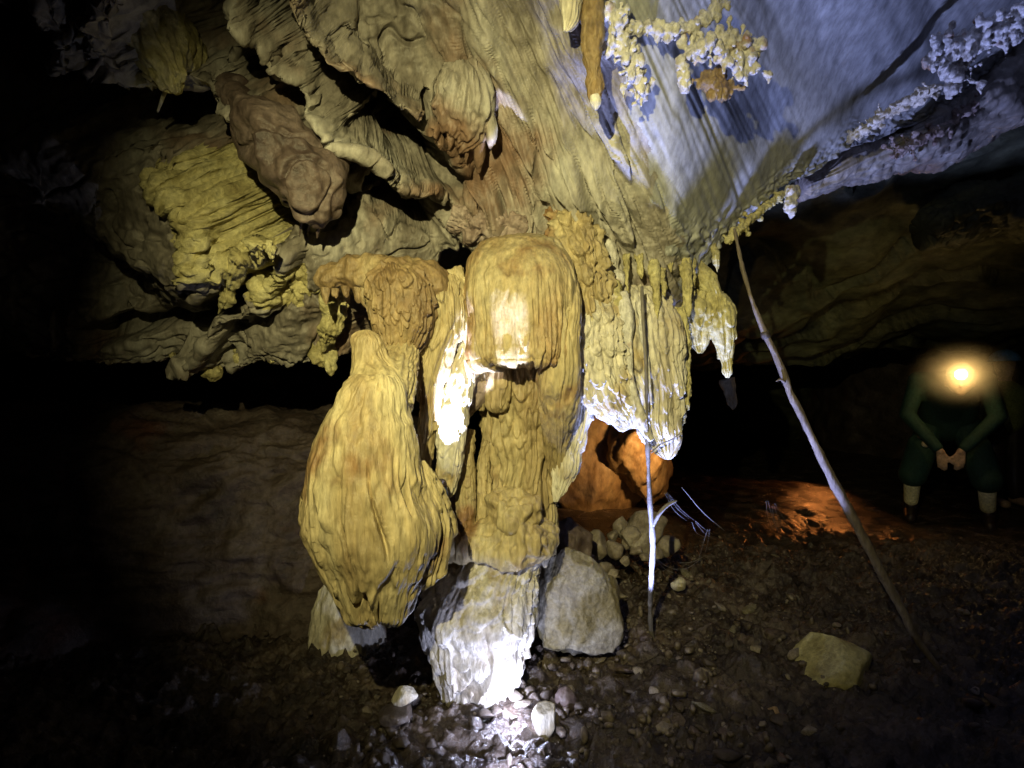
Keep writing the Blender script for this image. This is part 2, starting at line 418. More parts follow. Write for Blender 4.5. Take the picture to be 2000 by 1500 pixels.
# left wall ledge behind the bulb: foot on the floor, rounding back into the dark
cols = [(-6.5, 1.6), (-4.0, 2.0), (-2.6, 2.45), (-1.6, 2.75), (-0.95, 2.86), (-0.62, 3.0), (-0.45, 3.5), (-0.4, 4.6), (-0.5, 7.0)]
rows = []
for (z, back) in [(-0.4, -0.15), (0.1, 0.0), (0.45, 0.05), (0.8, 0.12), (1.0, 0.35), (1.08, 0.9), (1.1, 1.8), (1.5, 3.2)]:
    rows.append([(x - (back * 0.6 if i > 4 else 0.0), y + (back if i < 7 else 0), z * (1.0 if i < 6 else 0.8)) for i, (x, y) in enumerate(cols)])
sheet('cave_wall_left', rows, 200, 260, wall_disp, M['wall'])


# rear chamber roof sloping down to a low far passage
def rear_disp(x, y, z):
    w = 0.5 * fbm(x * 0.6, y * 0.6, 2.0, 3)
    s = fbm(x * 0.7 + w, y * 0.9 + w, z, 4) * 0.22
    led = (y * 1.3 + 0.35 * x + 1.6 * w); led = led - np.floor(led)
    return s - 0.16 * led ** 3 + 0.05 * fbm(x * 3, y * 3, z * 3, 4)


rows = []
for (y, z) in [(2.7, 3.3), (3.2, 2.95), (3.7, 2.45), (4.3, 2.0), (4.9, 1.65), (5.5, 1.45), (6.2, 1.42), (7.5, 1.55), (9.5, 1.5), (11.5, 1.2), (12.5, -0.5)]:
    rows.append([(x, y + 0.25 * math.sin(x * 0.8), z + (0.16 * (x - 1.5) if x > 1.5 else 0.0) * (1 if y < 5.6 else 0.3)) for x in (-9, -6, -4, -2.5, -1, 0.5, 1.5, 2.5, 4, 6, 10)])
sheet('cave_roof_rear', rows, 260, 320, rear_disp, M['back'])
# side wall on the right, beyond the picture
rows = [[(6.2 + 0.5 * math.sin(y), y, z) for y in (-4, -2, 0, 2, 4, 6, 8, 10, 13)] for z in (-0.5, 0.5, 1.5, 2.5, 3.6)]
sheet('cave_wall_right', rows, 80, 160, wall_disp, M['wall'])


# ------------------------------------------------------------------ sweeps: stalactites, bulbs, columns, ridges
def flute(th, s, P, amp=0.01, kr=4.0, ks=2.0, seed=0.0):
    return -amp * np.abs(perlin(np.cos(th) * kr + seed, np.sin(th) * kr - seed, s * ks)) * 1.6


def sweep(name, path, mat, nseg=96, nrow=120, disp=None, upright=False, power=2.0, smooth=True):
    """path: (px, py, depth, full width px, depth/width ratio); cross-sections across the path (or level if upright)"""
    A = np.array([list(p) + [1.0] * (5 - len(p)) for p in path], float)
    t = np.concatenate([[0], np.cumsum(np.hypot(np.diff(A[:, 0]), np.diff(A[:, 1])) + 1e-3)])
    tt = np.linspace(0, t[-1], nrow)
    I = np.stack([interp(t, A[:, k], tt) for k in range(5)], 1)
    d = I[:, 2]
    C = np.stack([(I[:, 0] - 1000) / FPX * d, d, CAMZ - (I[:, 1] - 750) / FPX * d], 1)
    w = np.maximum(I[:, 3], 0.5) / FPX * d / 2; dr = w * I[:, 4]
    if upright:
        T = np.tile(np.array([0, 0, -1.0]), (nrow, 1))
    else:
        T = np.gradient(C, axis=0); T /= np.maximum(np.linalg.norm(T, axis=1)[:, None], 1e-9)
    Yv = np.tile(np.array([0, 1.0, 0]), (nrow, 1)); Nn = Yv - T * (Yv * T).sum(1)[:, None]; Nn /= np.linalg.norm(Nn, axis=1)[:, None]
    S = np.cross(T, Nn)
    th = np.linspace(0, 2 * np.pi, nseg, endpoint=False)
    c = np.cos(th); s_ = np.sin(th)
    if power != 2.0:
        c = np.sign(c) * np.abs(c) ** (2 / power); s_ = np.sign(s_) * np.abs(s_) ** (2 / power)
    P = C[:, None, :] + S[:, None, :] * (w[:, None] * c)[..., None] + Nn[:, None, :] * (dr[:, None] * s_)[..., None]
    if disp is not None:
        N = grid_normals(P, True)
        out = P - C[:, None, :]
        sg = np.sign((N * out).sum()); N = N * sg
        sl = np.concatenate([[0], np.cumsum(np.linalg.norm(np.diff(C, axis=0), axis=1))])
        TH, SL = np.meshgrid(th, sl)
        dd = disp(TH, SL, P)
        env = np.minimum(1, w / (0.35 * w.max()))[:, None]
        P = P + N * (dd * env)[..., None]
    V = np.concatenate([P.reshape(-1, 3), C[:1], C[-1:]])
    F = grid_faces(nrow, nseg, True); n = nrow * nseg
    j = np.arange(nseg); j2 = (j + 1) % nseg
    F3 = np.concatenate([np.stack([np.full(nseg, n), j, j2], 1), np.stack([np.full(nseg, n + 1), (nrow - 1) * nseg + j2, (nrow - 1) * nseg + j], 1)])
    me = mesh_from(name, V, F, F3, smooth)
    return link(name, me, mat)


def rows_path(rows, d, ratio=0.8):
    """rows: (py, xl, xr[, depth[, ratio]]) level cross-sections"""
    return [((r[1] + r[2]) / 2, r[0], r[3] if len(r) > 3 and r[3] else d, r[2] - r[1], r[4] if len(r) > 4 else ratio) for r in rows]


def tag(o, label, cat, group=None):
    o['label'] = label; o['category'] = cat
    if group: o['group'] = group
    return o


def thing(name, loc, label, cat, kids, group=None):
    return adopt(empty(name, loc, label, cat, group), *kids)


def D(seed, fl=0.012, kr=4, ks=1.5, dr=0.0, nd=14, per=0.25, lump=0.012, kl=4.0, fine=0.003, dr2=0.0, nd2=30, per2=0.12):
    """standard flowstone displacement"""
    def f(th, s, P):
        r = flute(th + 0.25 * perlin(P[..., 0] * 5, P[..., 2] * 5, seed), s, P, fl, kr, ks, seed)
        if lump: r = r + lump * fbm(P[..., 0] * kl + seed, P[..., 1] * kl, P[..., 2] * kl, 3)
        if dr: r = r + dr * drips(th / (2 * np.pi) * nd, s, 1.0, per, int(seed) + 1)
        if dr2: r = r + dr2 * drips(th / (2 * np.pi) * nd2, s, 1.0, per2, int(seed) + 5)
        if fine:
            r = r + fine * fbm(P[..., 0] * 45, P[..., 1] * 45, P[..., 2] * 18, 2)
            r = r - fine * 2.4 * sstep(0.12, 0.4, perlin(P[..., 0] * 26 + 0.8 * perlin(P[..., 2] * 12, P[..., 0] * 8, 3.0), P[..., 1] * 26, P[..., 2] * 5))
        return r
    return f


def BULB(seed):
    base = D(seed, 0.0, lump=0.018, kl=4.5, fine=0.003)

    def f(th, s, P):
        low = sstep(0.20, 0.42, s + 0.08 * perlin(np.cos(th) * 2, np.sin(th) * 2, 3.0))
        thw = th + 0.22 * perlin(np.cos(th) * 2 + 5, np.sin(th) * 2, s * 3)
        deep = np.abs(perlin(np.cos(thw) * 3.3 + 9, np.sin(thw) * 3.3, s * 2.2))
        r = base(th, s, P) - 0.004 * sstep(0.2, 0.5, fbm(P[..., 0] * 30, P[..., 1] * 30, P[..., 2] * 7, 2)) - 0.004 * np.abs(perlin(np.cos(thw) * 12, np.sin(thw) * 12, s * 2))
        r = r - low * 0.065 * (1 - sstep(0.0, 0.10, deep)) * sstep(-0.1, 0.25, perlin(np.cos(th) * 2.5, np.sin(th) * 2.5, s * 4 + 2))
        r = r + low * 0.034 * drips(thw / (2 * np.pi) * 11, s, 1.0, 0.55, 4, 1.6) + low * 0.007 * drips(thw / (2 * np.pi) * 37, s, 1.0, 0.4, 6)
        return r
    return f


# --- the big bulb at the left of the formation
b = sweep('body', rows_path([(732, 692, 778), (750, 670, 790), (800, 640, 800), (860, 612, 818), (930, 602, 826), (1000, 600, 842), (1050, 610, 846), (1095, 630, 832), (1140, 652, 812), (1180, 668, 796), (1204, 684, 786), (1215, 716, 770)], 1.62, 0.8),
          M['flow'], 300, 330, BULB(1), True)
b2 = sweep('side_lobe', rows_path([(900, 800, 830, 1.66), (950, 795, 858, 1.68), (1010, 790, 884, 1.70), (1060, 785, 884, 1.70), (1110, 785, 868, 1.69), (1140, 795, 846, 1.68), (1147, 812, 826, 1.68)], 1.68, 0.9),
           M['flow'], 160, 160, D(2, 0.014, 4.5, 1.2, 0.02, 10, 0.3, 0.008, 6, 0.003), True)
b3 = sweep('neck', rows_path([(645, 700, 722, 1.72), (655, 690, 738, 1.72), (690, 687, 760, 1.72), (725, 684, 790, 1.70), (760, 672, 800, 1.66), (800, 665, 790, 1.64)], 1.7, 0.7),
           M['flow'], 140, 110, D(3, 0.006, 3, 1.5, 0.0, lump=0.008), True)
b4 = sweep('neck_bridge', [(790, 660, 1.93, 60, 0.8), (780, 700, 1.86, 76, 0.8), (766, 740, 1.75, 96, 0.8), (745, 790, 1.66, 110, 0.8)],
           M['flow'], 120, 100, D(4, 0.012, 4, 1.2, 0.012, 10, 0.2))
thing('flowstone_bulb', at(740, 1214, 1.62), 'large ochre bulb of fluted flowstone hanging clear of the floor from a narrow neck', 'stalactite', [b, b2, b3, b4])

CE0 = lambda seed: D(seed, 0.002, 3, 4, 0.0, lump=0.006, kl=16, fine=0.002)
# --- brown hood with scalloped ribs
h1 = sweep('cap', [(622, 560, 1.98, 16, 1), (632, 548, 1.98, 46, 1), (665, 536, 1.98, 56, 1), (720, 536, 1.96, 74, 1), (790, 552, 1.95, 90, 1), (850, 570, 1.98, 90, 1), (900, 600, 2.0, 70, 1)],
           M['flow_brown'], 130, 150, lambda th, s, P: (0.03 * fbm(P[..., 0] * 7, P[..., 1] * 7, P[..., 2] * 7, 4) - 0.016 * np.abs(perlin(P[..., 0] * 22 + 0.5 * perlin(P[..., 2] * 15, P[..., 0] * 9), P[..., 1] * 22, P[..., 2] * 5))))
h2 = sweep('scalloped_bulge', rows_path([(522, 740, 800), (545, 718, 838), (580, 718, 850), (620, 726, 850), (655, 742, 838), (682, 762, 815), (694, 784, 800)], 1.90, 0.85),
           M['flow_brown'], 240, 200, D(6, 0.010, 6, 3, 0.016, 17, 0.11, 0.006, 6, 0.003, 0.010, 31, 0.06), True)
h3 = sweep('ribbed_column', rows_path([(540, 840, 890, 1.98), (575, 828, 905, 1.96), (640, 832, 906, 1.97), (690, 815, 892, 1.98), (740, 812, 872, 1.99), (800, 815, 860, 2.0), (850, 818, 848, 2.02), (900, 822, 842, 2.03), (935, 826, 836, 2.03)], 1.97, 0.8),
           M['flow'], 200, 240, D(7, 0.014, 5, 1.5, 0.016, 13, 0.16, 0.008, 6, 0.003), True)
hk = []
for i, (x, y, w, h) in enumerate([(636, 586, 16, 24), (655, 578, 14, 14), (676, 576, 18, 16), (700, 584, 20, 22), (716, 596, 22, 34)]):
    hk.append(sweep('fringe_tooth', [(x, y - h, 1.95, w * 1.3, 1), (x, y - h * 0.3, 1.95, w, 1), (x + 1, y + h * 0.2, 1.95, w * 0.6, 1), (x + 1, y + h * 0.4, 1.95, w * 0.15, 1)], M['flow_brown'], 24, 24, CE0(150 + i)))
thing('flowstone_hood', at(790, 694, 1.9), 'brown scalloped flowstone hood with ribbed drapery between the bulb and the dome', 'flowstone', [h1, h2, h3] + hk)

# --- pale slab lit by the hidden torch
s1 = sweep('calcite_slab', [(918, 664, 2.03, 20, 0.8), (912, 690, 2.02, 44, 0.8), (901, 740, 2.02, 56, 0.8), (888, 800, 2.02, 60, 0.8), (880, 870, 2.03, 58, 0.8), (876, 930, 2.05, 44, 0.8), (872, 970, 2.06, 20, 0.8)],
           M['pale'], 130, 200, D(8, 0.010, 3, 4, 0.010, 8, 0.1, 0.008, 12, 0.003), power=2.6)
tag(s1, 'pale tilted calcite slab glaring white beside the ribbed column', 'flowstone')
s2 = sweep('rock_spur', [(930, 720, 2.14, 40, 1), (936, 745, 2.12, 62, 0.9), (925, 775, 2.12, 48, 0.9), (910, 815, 2.13, 12, 0.9)], M['tan'], 60, 50, D(9, 0.005))
tag(s2, 'short brown rock spur jutting behind the pale slab', 'rock')

# --- the dome
dm = sweep('dome_cap', rows_path([(458, 1000, 1040, 2.12), (466, 962, 1080, 2.10), (490, 930, 1106, 2.06), (530, 910, 1124, 2.02), (580, 904, 1130, 2.0), (630, 910, 1132, 2.0), (675, 914, 1130, 2.0), (702, 922, 1124, 2.0), (714, 932, 1116, 2.01), (717, 970, 1090, 2.04), (712, 1000, 1070, 2.06)], 2.0, 0.72),
           M['dome'], 360, 280, lambda th, s, P: (D(10, 0.002, 7, 0.8, 0.0, lump=0.012, kl=5, fine=0.002)(th, s, P)
                                                  + sstep(0.10, 0.42, s) * (0.016 * drips(th / (2 * np.pi) * 40, s, 1.0, 0.7, 3) + sstep(0.4, 0.5, s) * 0.03 * drips(th / (2 * np.pi) * 26, s, 1.0, 0.3, 8) - 0.012 * np.abs(perlin(np.cos(th) * 14, np.sin(th) * 14, s * 1.5)))), True)
kids = [dm]
for i, (x, y0, y1, w) in enumerate([(935, 640, 700, 30), (950, 650, 712, 24), (968, 660, 716, 22), (1048, 690, 724, 16), (1078, 665, 708, 22), (1096, 640, 700, 24), (920, 620, 690, 24)]):
    y1 -= 5; w *= 0.72
    kids.append(sweep('drip_tip', [(x, y0, 1.885 + 0.012 * abs(x - 1015) / 20 , w, 0.8), (x + 1, (y0 + y1) / 2, 1.875 + 0.012 * abs(x - 1015) / 20, w, 0.8), (x + 1, y1 - 8, 1.885 + 0.012 * abs(x - 1015) / 20, w * 0.72, 0.8), (x, y1, 1.885 + 0.012 * abs(x - 1015) / 20, w * 0.18, 0.8)], M['dome'], 28, 40, D(11 + i, 0.002, 3, 6, lump=0.002, fine=0.001)))
thing('flowstone_dome', at(1015, 722, 2.0), 'smooth rounded flowstone dome with a fringed lower lip at the centre of the formation', 'flowstone', kids)

# --- column under the dome
c1 = sweep('shaft', rows_path([(640, 960, 1135, 2.22), (720, 950, 1128, 2.22), (800, 945, 1122, 2.24), (860, 944, 1108, 2.26), (920, 952, 1090, 2.27), (980, 950, 1086, 2.27), (1040, 930, 1086, 2.27), (1080, 905, 1080, 2.28)], 2.24, 0.7),
           M['flow'], 300, 300, D(21, 0.020, 5, 1.0, 0.022, 16, 0.22, 0.016, 6, 0.004, 0.010, 33, 0.12), True)
c2 = sweep('side_fold', rows_path([(540, 1096, 1128, 2.02), (600, 1078, 1136, 1.97), (680, 1058, 1138, 1.955), (760, 1050, 1134, 2.0), (840, 1056, 1122, 2.08), (900, 1064, 1106, 2.17), (960, 1076, 1094, 2.22)], 2.1, 1.0),
           M['flow'], 120, 200, D(22, 0.012, 4, 1.0, 0.010, 9, 0.3), True)
c3 = sweep('hanging_nub', rows_path([(700, 950, 1000, 2.12), (740, 948, 998, 2.10), (780, 950, 992, 2.10), (800, 955, 988, 2.10), (806, 965, 980, 2.1)], 2.1, 0.9), M['flow'], 80, 80, D(23, 0.006, 3, 3, 0.008, 8, 0.08), True)
c4 = sweep('knob', rows_path([(950, 985, 1020, 2.18), (965, 962, 1045, 2.14), (1000, 952, 1060, 2.13), (1035, 958, 1050, 2.14), (1055, 980, 1030, 2.16)], 2.15, 0.8), M['flow'], 110, 90, D(24, 0.0, lump=0.035, kl=9, fine=0.006), True)
c5 = sweep('ledge', [(880, 1075, 2.22, 60, 1.2), (930, 1062, 2.16, 80, 1.2), (990, 1062, 2.13, 86, 1.2), (1050, 1050, 2.16, 80, 1.2), (1080, 1040, 2.2, 40, 1.0)], M['flow'], 120, 110, D(25, 0.0, lump=0.035, kl=7, fine=0.006))
c6 = sweep('shoulder', [(1090, 410, 2.2, 60, 1), (1120, 460, 2.14, 90, 0.9), (1145, 530, 2.12, 86, 0.9), (1155, 610, 2.12, 74, 0.9), (1150, 690, 2.14, 60, 0.9), (1140, 760, 2.18, 40, 0.9)], M['flow'], 140, 220, D(26, 0.02, 4, 3, 0.03, 9, 0.12, 0.03, 9, 0.008, 0.014, 21, 0.06))
c7 = sweep('drape', [(885, 530, 2.02, 40, 1), (905, 580, 2.0, 46, 1), (922, 640, 2.0, 44, 1), (934, 690, 2.02, 34, 1), (940, 740, 2.08, 24, 1), (942, 800, 2.14, 10, 1)], M['flow'], 60, 140, D(27, 0.008, 3, 2, 0.012, 6, 0.1, 0.008, 12, 0.004))
kids = [c1, c2, c3, c4, c5, c6, c7]
thing('flowstone_column', at(1010, 1090, 2.24), 'ochre rippled flowstone column rising from the white base up under the dome', 'column', kids)
for i, (x0, x1, y0, y1, d, w) in enumerate([(912, 912, 868, 1064, 2.16, 38), (948, 944, 890, 1050, 2.2, 30)]):
    o = sweep('slender_column', [(x0 + 6, y0 - 30, d, w * 0.5, 1), (x0, y0, d, w * 0.8, 1), (x0 - 2, (y0 + y1) / 2, d, w, 1), (x1 - 4, y1, d, w * 1.1, 1), (x1 - 4, y1 + 40, d, w * 1.3, 1)], M['flow'], 80, 160,
              D(30 + i, 0.004, 4, 4, 0.006, 7, 0.05, 0.004, 20, 0.004))
    tag(o, ['thicker knobbly slender column standing in the slot beside the bulb', 'thinner slender column tucked against the rippled column'][i], 'column')

o = sweep('lit_wall_standin', rows_path([(1120, 640, 720, 2.72), (1170, 618, 740, 2.70), (1220, 604, 752, 2.68), (1262, 600, 756, 2.66), (1310, 596, 758, 2.66), (1360, 596, 758, 2.66)], 2.7, 0.5), M['pale'], 140, 100, D(39, 0.012, 4, 2, 0.012, 10, 0.2, 0.012, 7, 0.004), True)  # added pale sheet, its colour stands in for lilac torchlight on the wall
tag(o, 'pale sheet added at the wall foot in place of torchlight on the wall', 'flowstone')
# --- pale base block on the floor
f1 = sweep('block', rows_path([(1050, 915, 1040, 2.32), (1066, 895, 1062, 2.26), (1100, 868, 1056, 2.22), (1150, 832, 1050, 2.18), (1200, 818, 1046, 2.16), (1250, 836, 1036, 2.16), (1300, 850, 1024, 2.16), (1335, 858, 1000, 2.16), (1365, 866, 985, 2.17)], 2.2, 0.75),
           M['base'], 300, 260, D(40, 0.018, 5, 1.2, 0.022, 11, 0.22, 0.018, 6, 0.004, 0.010, 26, 0.10), True, 2.4)
f2 = sweep('flank_spike', rows_path([(1030, 1040, 1086, 2.22), (1060, 1034, 1084, 2.2), (1090, 1050, 1076, 2.2), (1108, 1060, 1068, 2.2)], 2.2, 0.9), M['pale'], 60, 60, D(41, 0.006), True)
thing('calcite_block', at(930, 1350, 2.16), 'whitish rough flowstone block standing on the floor under the column', 'flowstone', [f1, f2])


# ------------------------------------------------------------------ rocks
def ico(sub):
    import bmesh
    bm = bmesh.new(); bmesh.ops.create_icosphere(bm, subdivisions=sub, radius=1.0)
    V = np.array([v.co[:] for v in bm.verts]); F = np.array([[v.index for v in f.verts] for f in bm.faces]); bm.free()
    return V, F


ICO = {k: ico(k) for k in (2, 3, 4, 5, 6)}


def rock_mesh(name, seed, sub=4, scale=(1, 1, 1), cuts=7, rough=0.08, angular=0.75, smooth=True):
    V, F = ICO[sub]; V = V.copy(); r = np.random.RandomState(seed)
    for i in range(cuts):
        n = r.normal(size=3); n /= np.linalg.norm(n); dd = angular * (0.75 + 0.35 * r.rand())
        V = V - np.maximum(0, V @ n - dd)[:, None] * n * 0.95
    nn = V / np.linalg.norm(V, axis=1)[:, None]
    V = V + nn * (rough * fbm(V[:, 0] * 2 + seed, V[:, 1] * 2, V[:, 2] * 2, 4) + rough * 0.25 * fbm(V[:, 0] * 9, V[:, 1] * 9 + seed, V[:, 2] * 9, 2))[:, None]
    return mesh_from(name, V * np.array(scale), None, F, smooth)


def rock(name, px, py, d, w, h, seed, mat, label, dep=1.0, sub=4, rot=0.0, cuts=7, rough=0.08, angular=0.75, group=None, tilt=0.0, ground=False):
    """rock whose outline fills about w x h photo pixels centred at px, py"""
    sx = w / FPX * d / 2 / angular * 0.9; sz = h / FPX * d / 2 / angular * 0.9
    me = rock_mesh(name, seed, sub, (sx, sx * dep, sz), cuts, rough, angular)
    o = link(name, me, mat, None, label, 'rock', group); o.location = tuple(at(px, py, d)); o.rotation_euler = (0, tilt, rot)
    if ground:
        o.location.z = float(floor_z(o.location.x, o.location.y)) + sz * 0.45
    return o


rock('boulder', 1116, 1196, 2.42, 150, 200, 31, M['boulder'], 'squat whitish boulder leaning beside the flowstone base', 0.8, 6, 0.2, 12, 0.10, 0.68)
rock('boulder', 1120, 1062, 2.75, 90, 90, 12, M['brown'], 'rounded brown boulder behind the leaning white boulder', 0.9, 5)
rock('boulder', 1628, 1298, 2.36, 140, 80, 24, M['crust'], 'wedge-shaped yellowish boulder lying near the foot of the leaning pole', 0.8, 5, 0.3, 14, 0.04, 0.58, None, 0.2)
rock('boulder', 1165, 900, 5.5, 170, 210, 15, M['orange'], 'dull ochre boulder in the passage beside the orange lit one', 0.8, 5, 0.2, 8, 0.1, 0.75)
rock('boulder', 1256, 900, 5.3, 125, 160, 16, M['orange'], 'boulder glowing orange in torchlight beyond the curtain', 0.8, 5, 0.9, 10, 0.16, 0.65)
rock('stone', 1066, 1412, 1.95, 48, 72, 17, M['pale'], 'upright pale stone standing in the glare on wet gravel', 0.7, 4, 0.4, 8, 0.05, 0.7)
rock('stone', 790, 1360, 2.02, 42, 36, 18, M['pale'], 'small white stone beside the foot of the flowstone base', 0.8, 4, 0.2)
rock('stone', 1515, 1393, 2.02, 28, 22, 19, M['orange'], 'small orange pebble lying alone on dark mud', 0.9, 3)
rock('stone', 1106, 1370, 2.1, 44, 50, 20, M['brown'], 'brownish stone between the wet gravel and the white boulder', 0.8, 4, 0.7)
rock('stone', 775, 1396, 1.98, 62, 30, 21, M['stone_dark'], 'flat dark stone under the small white stone', 0.9, 4, 0.7)
rock('stone', 1325, 1140, 2.9, 26, 24, 22, M['pale'], 'small pale stone on the debris near the thin stem', 0.9, 3)
# pile of rounded cobbles
r = random.Random(3)
pile = [(1165, 1065, 46, 44), (1202, 1075, 34, 38), (1213, 1030, 28, 34), (1232, 1048, 34, 30), (1262, 1040, 80, 62), (1300, 1062, 46, 40), (1228, 1062, 22, 20), (1243, 1076, 26, 18), (1196, 1048, 20, 22), (1280, 1080, 30, 20), (1150, 1090, 24, 18), (1220, 1095, 20, 16), (1260, 1090, 20, 14), (1180, 1112, 30, 26), (1195, 1124, 24, 20)]
for i, (x, y, w, h) in enumerate(pile):
    big = i == 4
    rock('cobble', x, y, 3.05 + 0.12 * r.random() - 0.004 * (y - 1060), w, h, 50 + i, M['stone'], 'large ribbed pale cobble in the heap behind the thin stem' if big else 'rounded tan cobble in the heap behind the thin stem', 0.9, 4 if big else 3, r.random() * 6, 9, 0.09, 0.66, None if big else 'cobbles in the heap')

# --- right hand curtains
r1 = sweep('main_sheet', rows_path([(560, 1190, 1290, 2.26), (600, 1188, 1318, 2.20), (660, 1192, 1334, 2.17), (720, 1208, 1336, 2.16), (780, 1232, 1334, 2.16), (830, 1246, 1332, 2.16), (868, 1266, 1326, 2.16), (888, 1286, 1316, 2.16), (897, 1298, 1308, 2.16)], 2.18, 0.5),
           M['pale'], 240, 280, D(60, 0.016, 5, 1.0, 0.020, 13, 0.20, 0.010, 6, 0.003, 0.008, 29, 0.1), True)
r2 = sweep('middle_sheet', rows_path([(560, 1130, 1200, 2.14), (620, 1124, 1218, 2.10), (700, 1122, 1222, 2.07), (740, 1130, 1228, 2.07), (780, 1140, 1236, 2.08), (810, 1166, 1246, 2.10), (826, 1200, 1250, 2.12), (836, 1220, 1246, 2.12)], 2.1, 0.5),
           M['pale'], 220, 240, D(61, 0.018, 5, 1.2, 0.024, 12, 0.12, 0.014, 7, 0.004, 0.012, 24, 0.06), True)
r3 = sweep('pointed_sheet', rows_path([(740, 1098, 1160, 2.18), (790, 1092, 1158, 2.17), (840, 1082, 1150, 2.17), (880, 1080, 1140, 2.17), (920, 1080, 1132, 2.17), (950, 1082, 1112, 2.17), (968, 1082, 1098, 2.17), (980, 1082, 1088, 2.17)], 2.17, 0.6),
           M['pale'], 140, 200, D(62, 0.012, 4, 1.2, 0.014, 10, 0.14, 0.008, 8, 0.003), True)
r4 = sweep('white_rib', [(1215, 575, 2.12, 30, 1), (1222, 620, 2.09, 34, 1), (1228, 680, 2.07, 16, 1), (1232, 740, 2.06, 14, 1), (1242, 790, 2.06, 20, 1), (1256, 830, 2.07, 26, 1), (1270, 860, 2.08, 12, 1)], M['white'], 40, 120, D(63, 0.003, 3, 4, 0, lump=0.004, kl=14))
r5 = sweep('white_rib', [(1250, 590, 2.10, 22, 1), (1252, 640, 2.08, 12, 1), (1262, 690, 2.06, 9, 1), (1268, 740, 2.05, 7, 1), (1272, 790, 2.06, 5, 1)], M['white'], 28, 90, D(64, 0.002, 3, 4, 0, lump=0.003, kl=14))
r6 = sweep('white_rib', rows_path([(700, 1208, 1222, 2.12), (730, 1206, 1226, 2.10), (765, 1208, 1224, 2.10), (780, 1213, 1219, 2.10)], 2.10, 0.9), M['white'], 28, 60, D(65, 0.002, 3, 4), True)
r7 = sweep('edge_crust', rows_path([(600, 1310, 1340, 2.24), (680, 1318, 1348, 2.22), (760, 1316, 1350, 2.20), (810, 1316, 1338, 2.20), (840, 1320, 1330, 2.20)], 2.22, 1.0), M['crust'], 70, 130, D(66, 0.008, 3, 5, 0.008, 7, 0.06, 0.016, 16, 0.006), True)
thing('calcite_curtain', at(1250, 897, 2.18), 'pale fluted calcite curtain ending in rounded white drips beside the column', 'curtain', [r1, r2, r3, r4, r5, r6, r7])
kids = []
for i, (x, y, w, h, d) in enumerate([(1156, 640, 13, 36, 2.06), (1205, 596, 18, 30, 2.1), (1226, 566, 10, 52, 2.12), (1281, 592, 15, 62, 2.12), (1296, 566, 8, 30, 2.12), (1342, 586, 17, 66, 2.2), (1354, 558, 9, 40, 2.24), (1398, 516, 10, 30, 2.3), (1250, 528, 12, 34, 2.16), (1308, 512, 9, 40, 2.2), (1330, 536, 8, 26, 2.22)]):
    kids.append(sweep('drip_point', [(x - 4, y - h * 1.3, d + 0.05, w * 1.5, 1), (x, y - h * 0.4, d, w, 1), (x + 2, y + h * 0.2, d, w * 0.6, 1), (x + 3, y + h * 0.5, d, w * 0.15, 1)], M['crust'], 36, 50, D(160 + i, 0.004, 3, 4, 0.006, 5, 0.06, 0.008, 18, 0.003)))
thing('drip_fringe', at(1290, 596, 2.12), 'ragged fringe of yellow drip points where the ceiling meets the curtain', 'stalactite', kids)
w1 = sweep('calcite_nodule', [(1160, 478, 2.2, 14, 1), (1176, 484, 2.19, 40, 0.9), (1190, 505, 2.18, 44, 0.9), (1200, 530, 2.18, 22, 0.9), (1208, 548, 2.18, 34, 0.9), (1204, 568, 2.18, 10, 0.9)], M['white'], 60, 70, D(67, 0.004, 3, 4, 0, lump=0.008, kl=12))
tag(w1, 'white waisted calcite knob on the rock above the curtain', 'calcite')
# ochre stalactite at the right edge of the formation
q1 = sweep('body', rows_path([(570, 1388, 1412, 2.34), (600, 1384, 1432, 2.32), (640, 1386, 1434, 2.31), (680, 1396, 1432, 2.31), (715, 1408, 1430, 2.31), (732, 1414, 1428, 2.31), (738, 1418, 1424, 2.31)], 2.31, 0.8), M['crust'], 110, 130, D(70, 0.008, 3, 2, 0.010, 8, 0.12, 0.012, 9, 0.004), True)
q2 = sweep('fringe', rows_path([(570, 1330, 1400, 2.36), (610, 1326, 1402, 2.34), (650, 1338, 1396, 2.33), (675, 1350, 1384, 2.33), (690, 1362, 1372, 2.33)], 2.34, 0.6), M['crust'], 110, 100, D(71, 0.01, 4, 2, 0.018, 9, 0.12, 0.014, 8, 0.005), True)
q3 = sweep('stem', [(1330, 470, 2.38, 60, 1), (1350, 520, 2.37, 44, 1), (1385, 560, 2.35, 40, 1), (1405, 600, 2.33, 36, 1)], M['crust'], 70, 80, D(72, 0.008, 3, 3, 0.008, 6, 0.1))
thing('ochre_stalactite', at(1420, 738, 2.31), 'yellow crusted stalactite with a tapering point at the right edge of the formation', 'stalactite', [q1, q2, q3])


# ------------------------------------------------------------------ ridges, pendants and drips under the ceiling
def RIDGE(seed):
    base = D(seed, 0.008, 3, 2, 0.0, lump=0.03, kl=7, fine=0.0)

    def f(th, s, P):
        pit = sstep(0.18, 0.42, perlin(P[..., 0] * 16 + seed, P[..., 1] * 16, P[..., 2] * 16))
        return base(th, s, P) - 0.022 * pit + 0.006 * fbm(P[..., 0] * 40, P[..., 1] * 40, P[..., 2] * 40, 3)
    return f


def on_ceiling(pts, lift=0.0):
    return [(p[0], p[1], float(ceil_d(p[0], p[1])) - (p[4] if len(p) > 4 else lift), p[2], p[3]) for p in pts]


CE = lambda seed, lump=0.03, kl=5, fine=0.006, fl=0.01: D(seed, fl, 3, 2, 0.0, lump=lump, kl=kl, fine=fine)

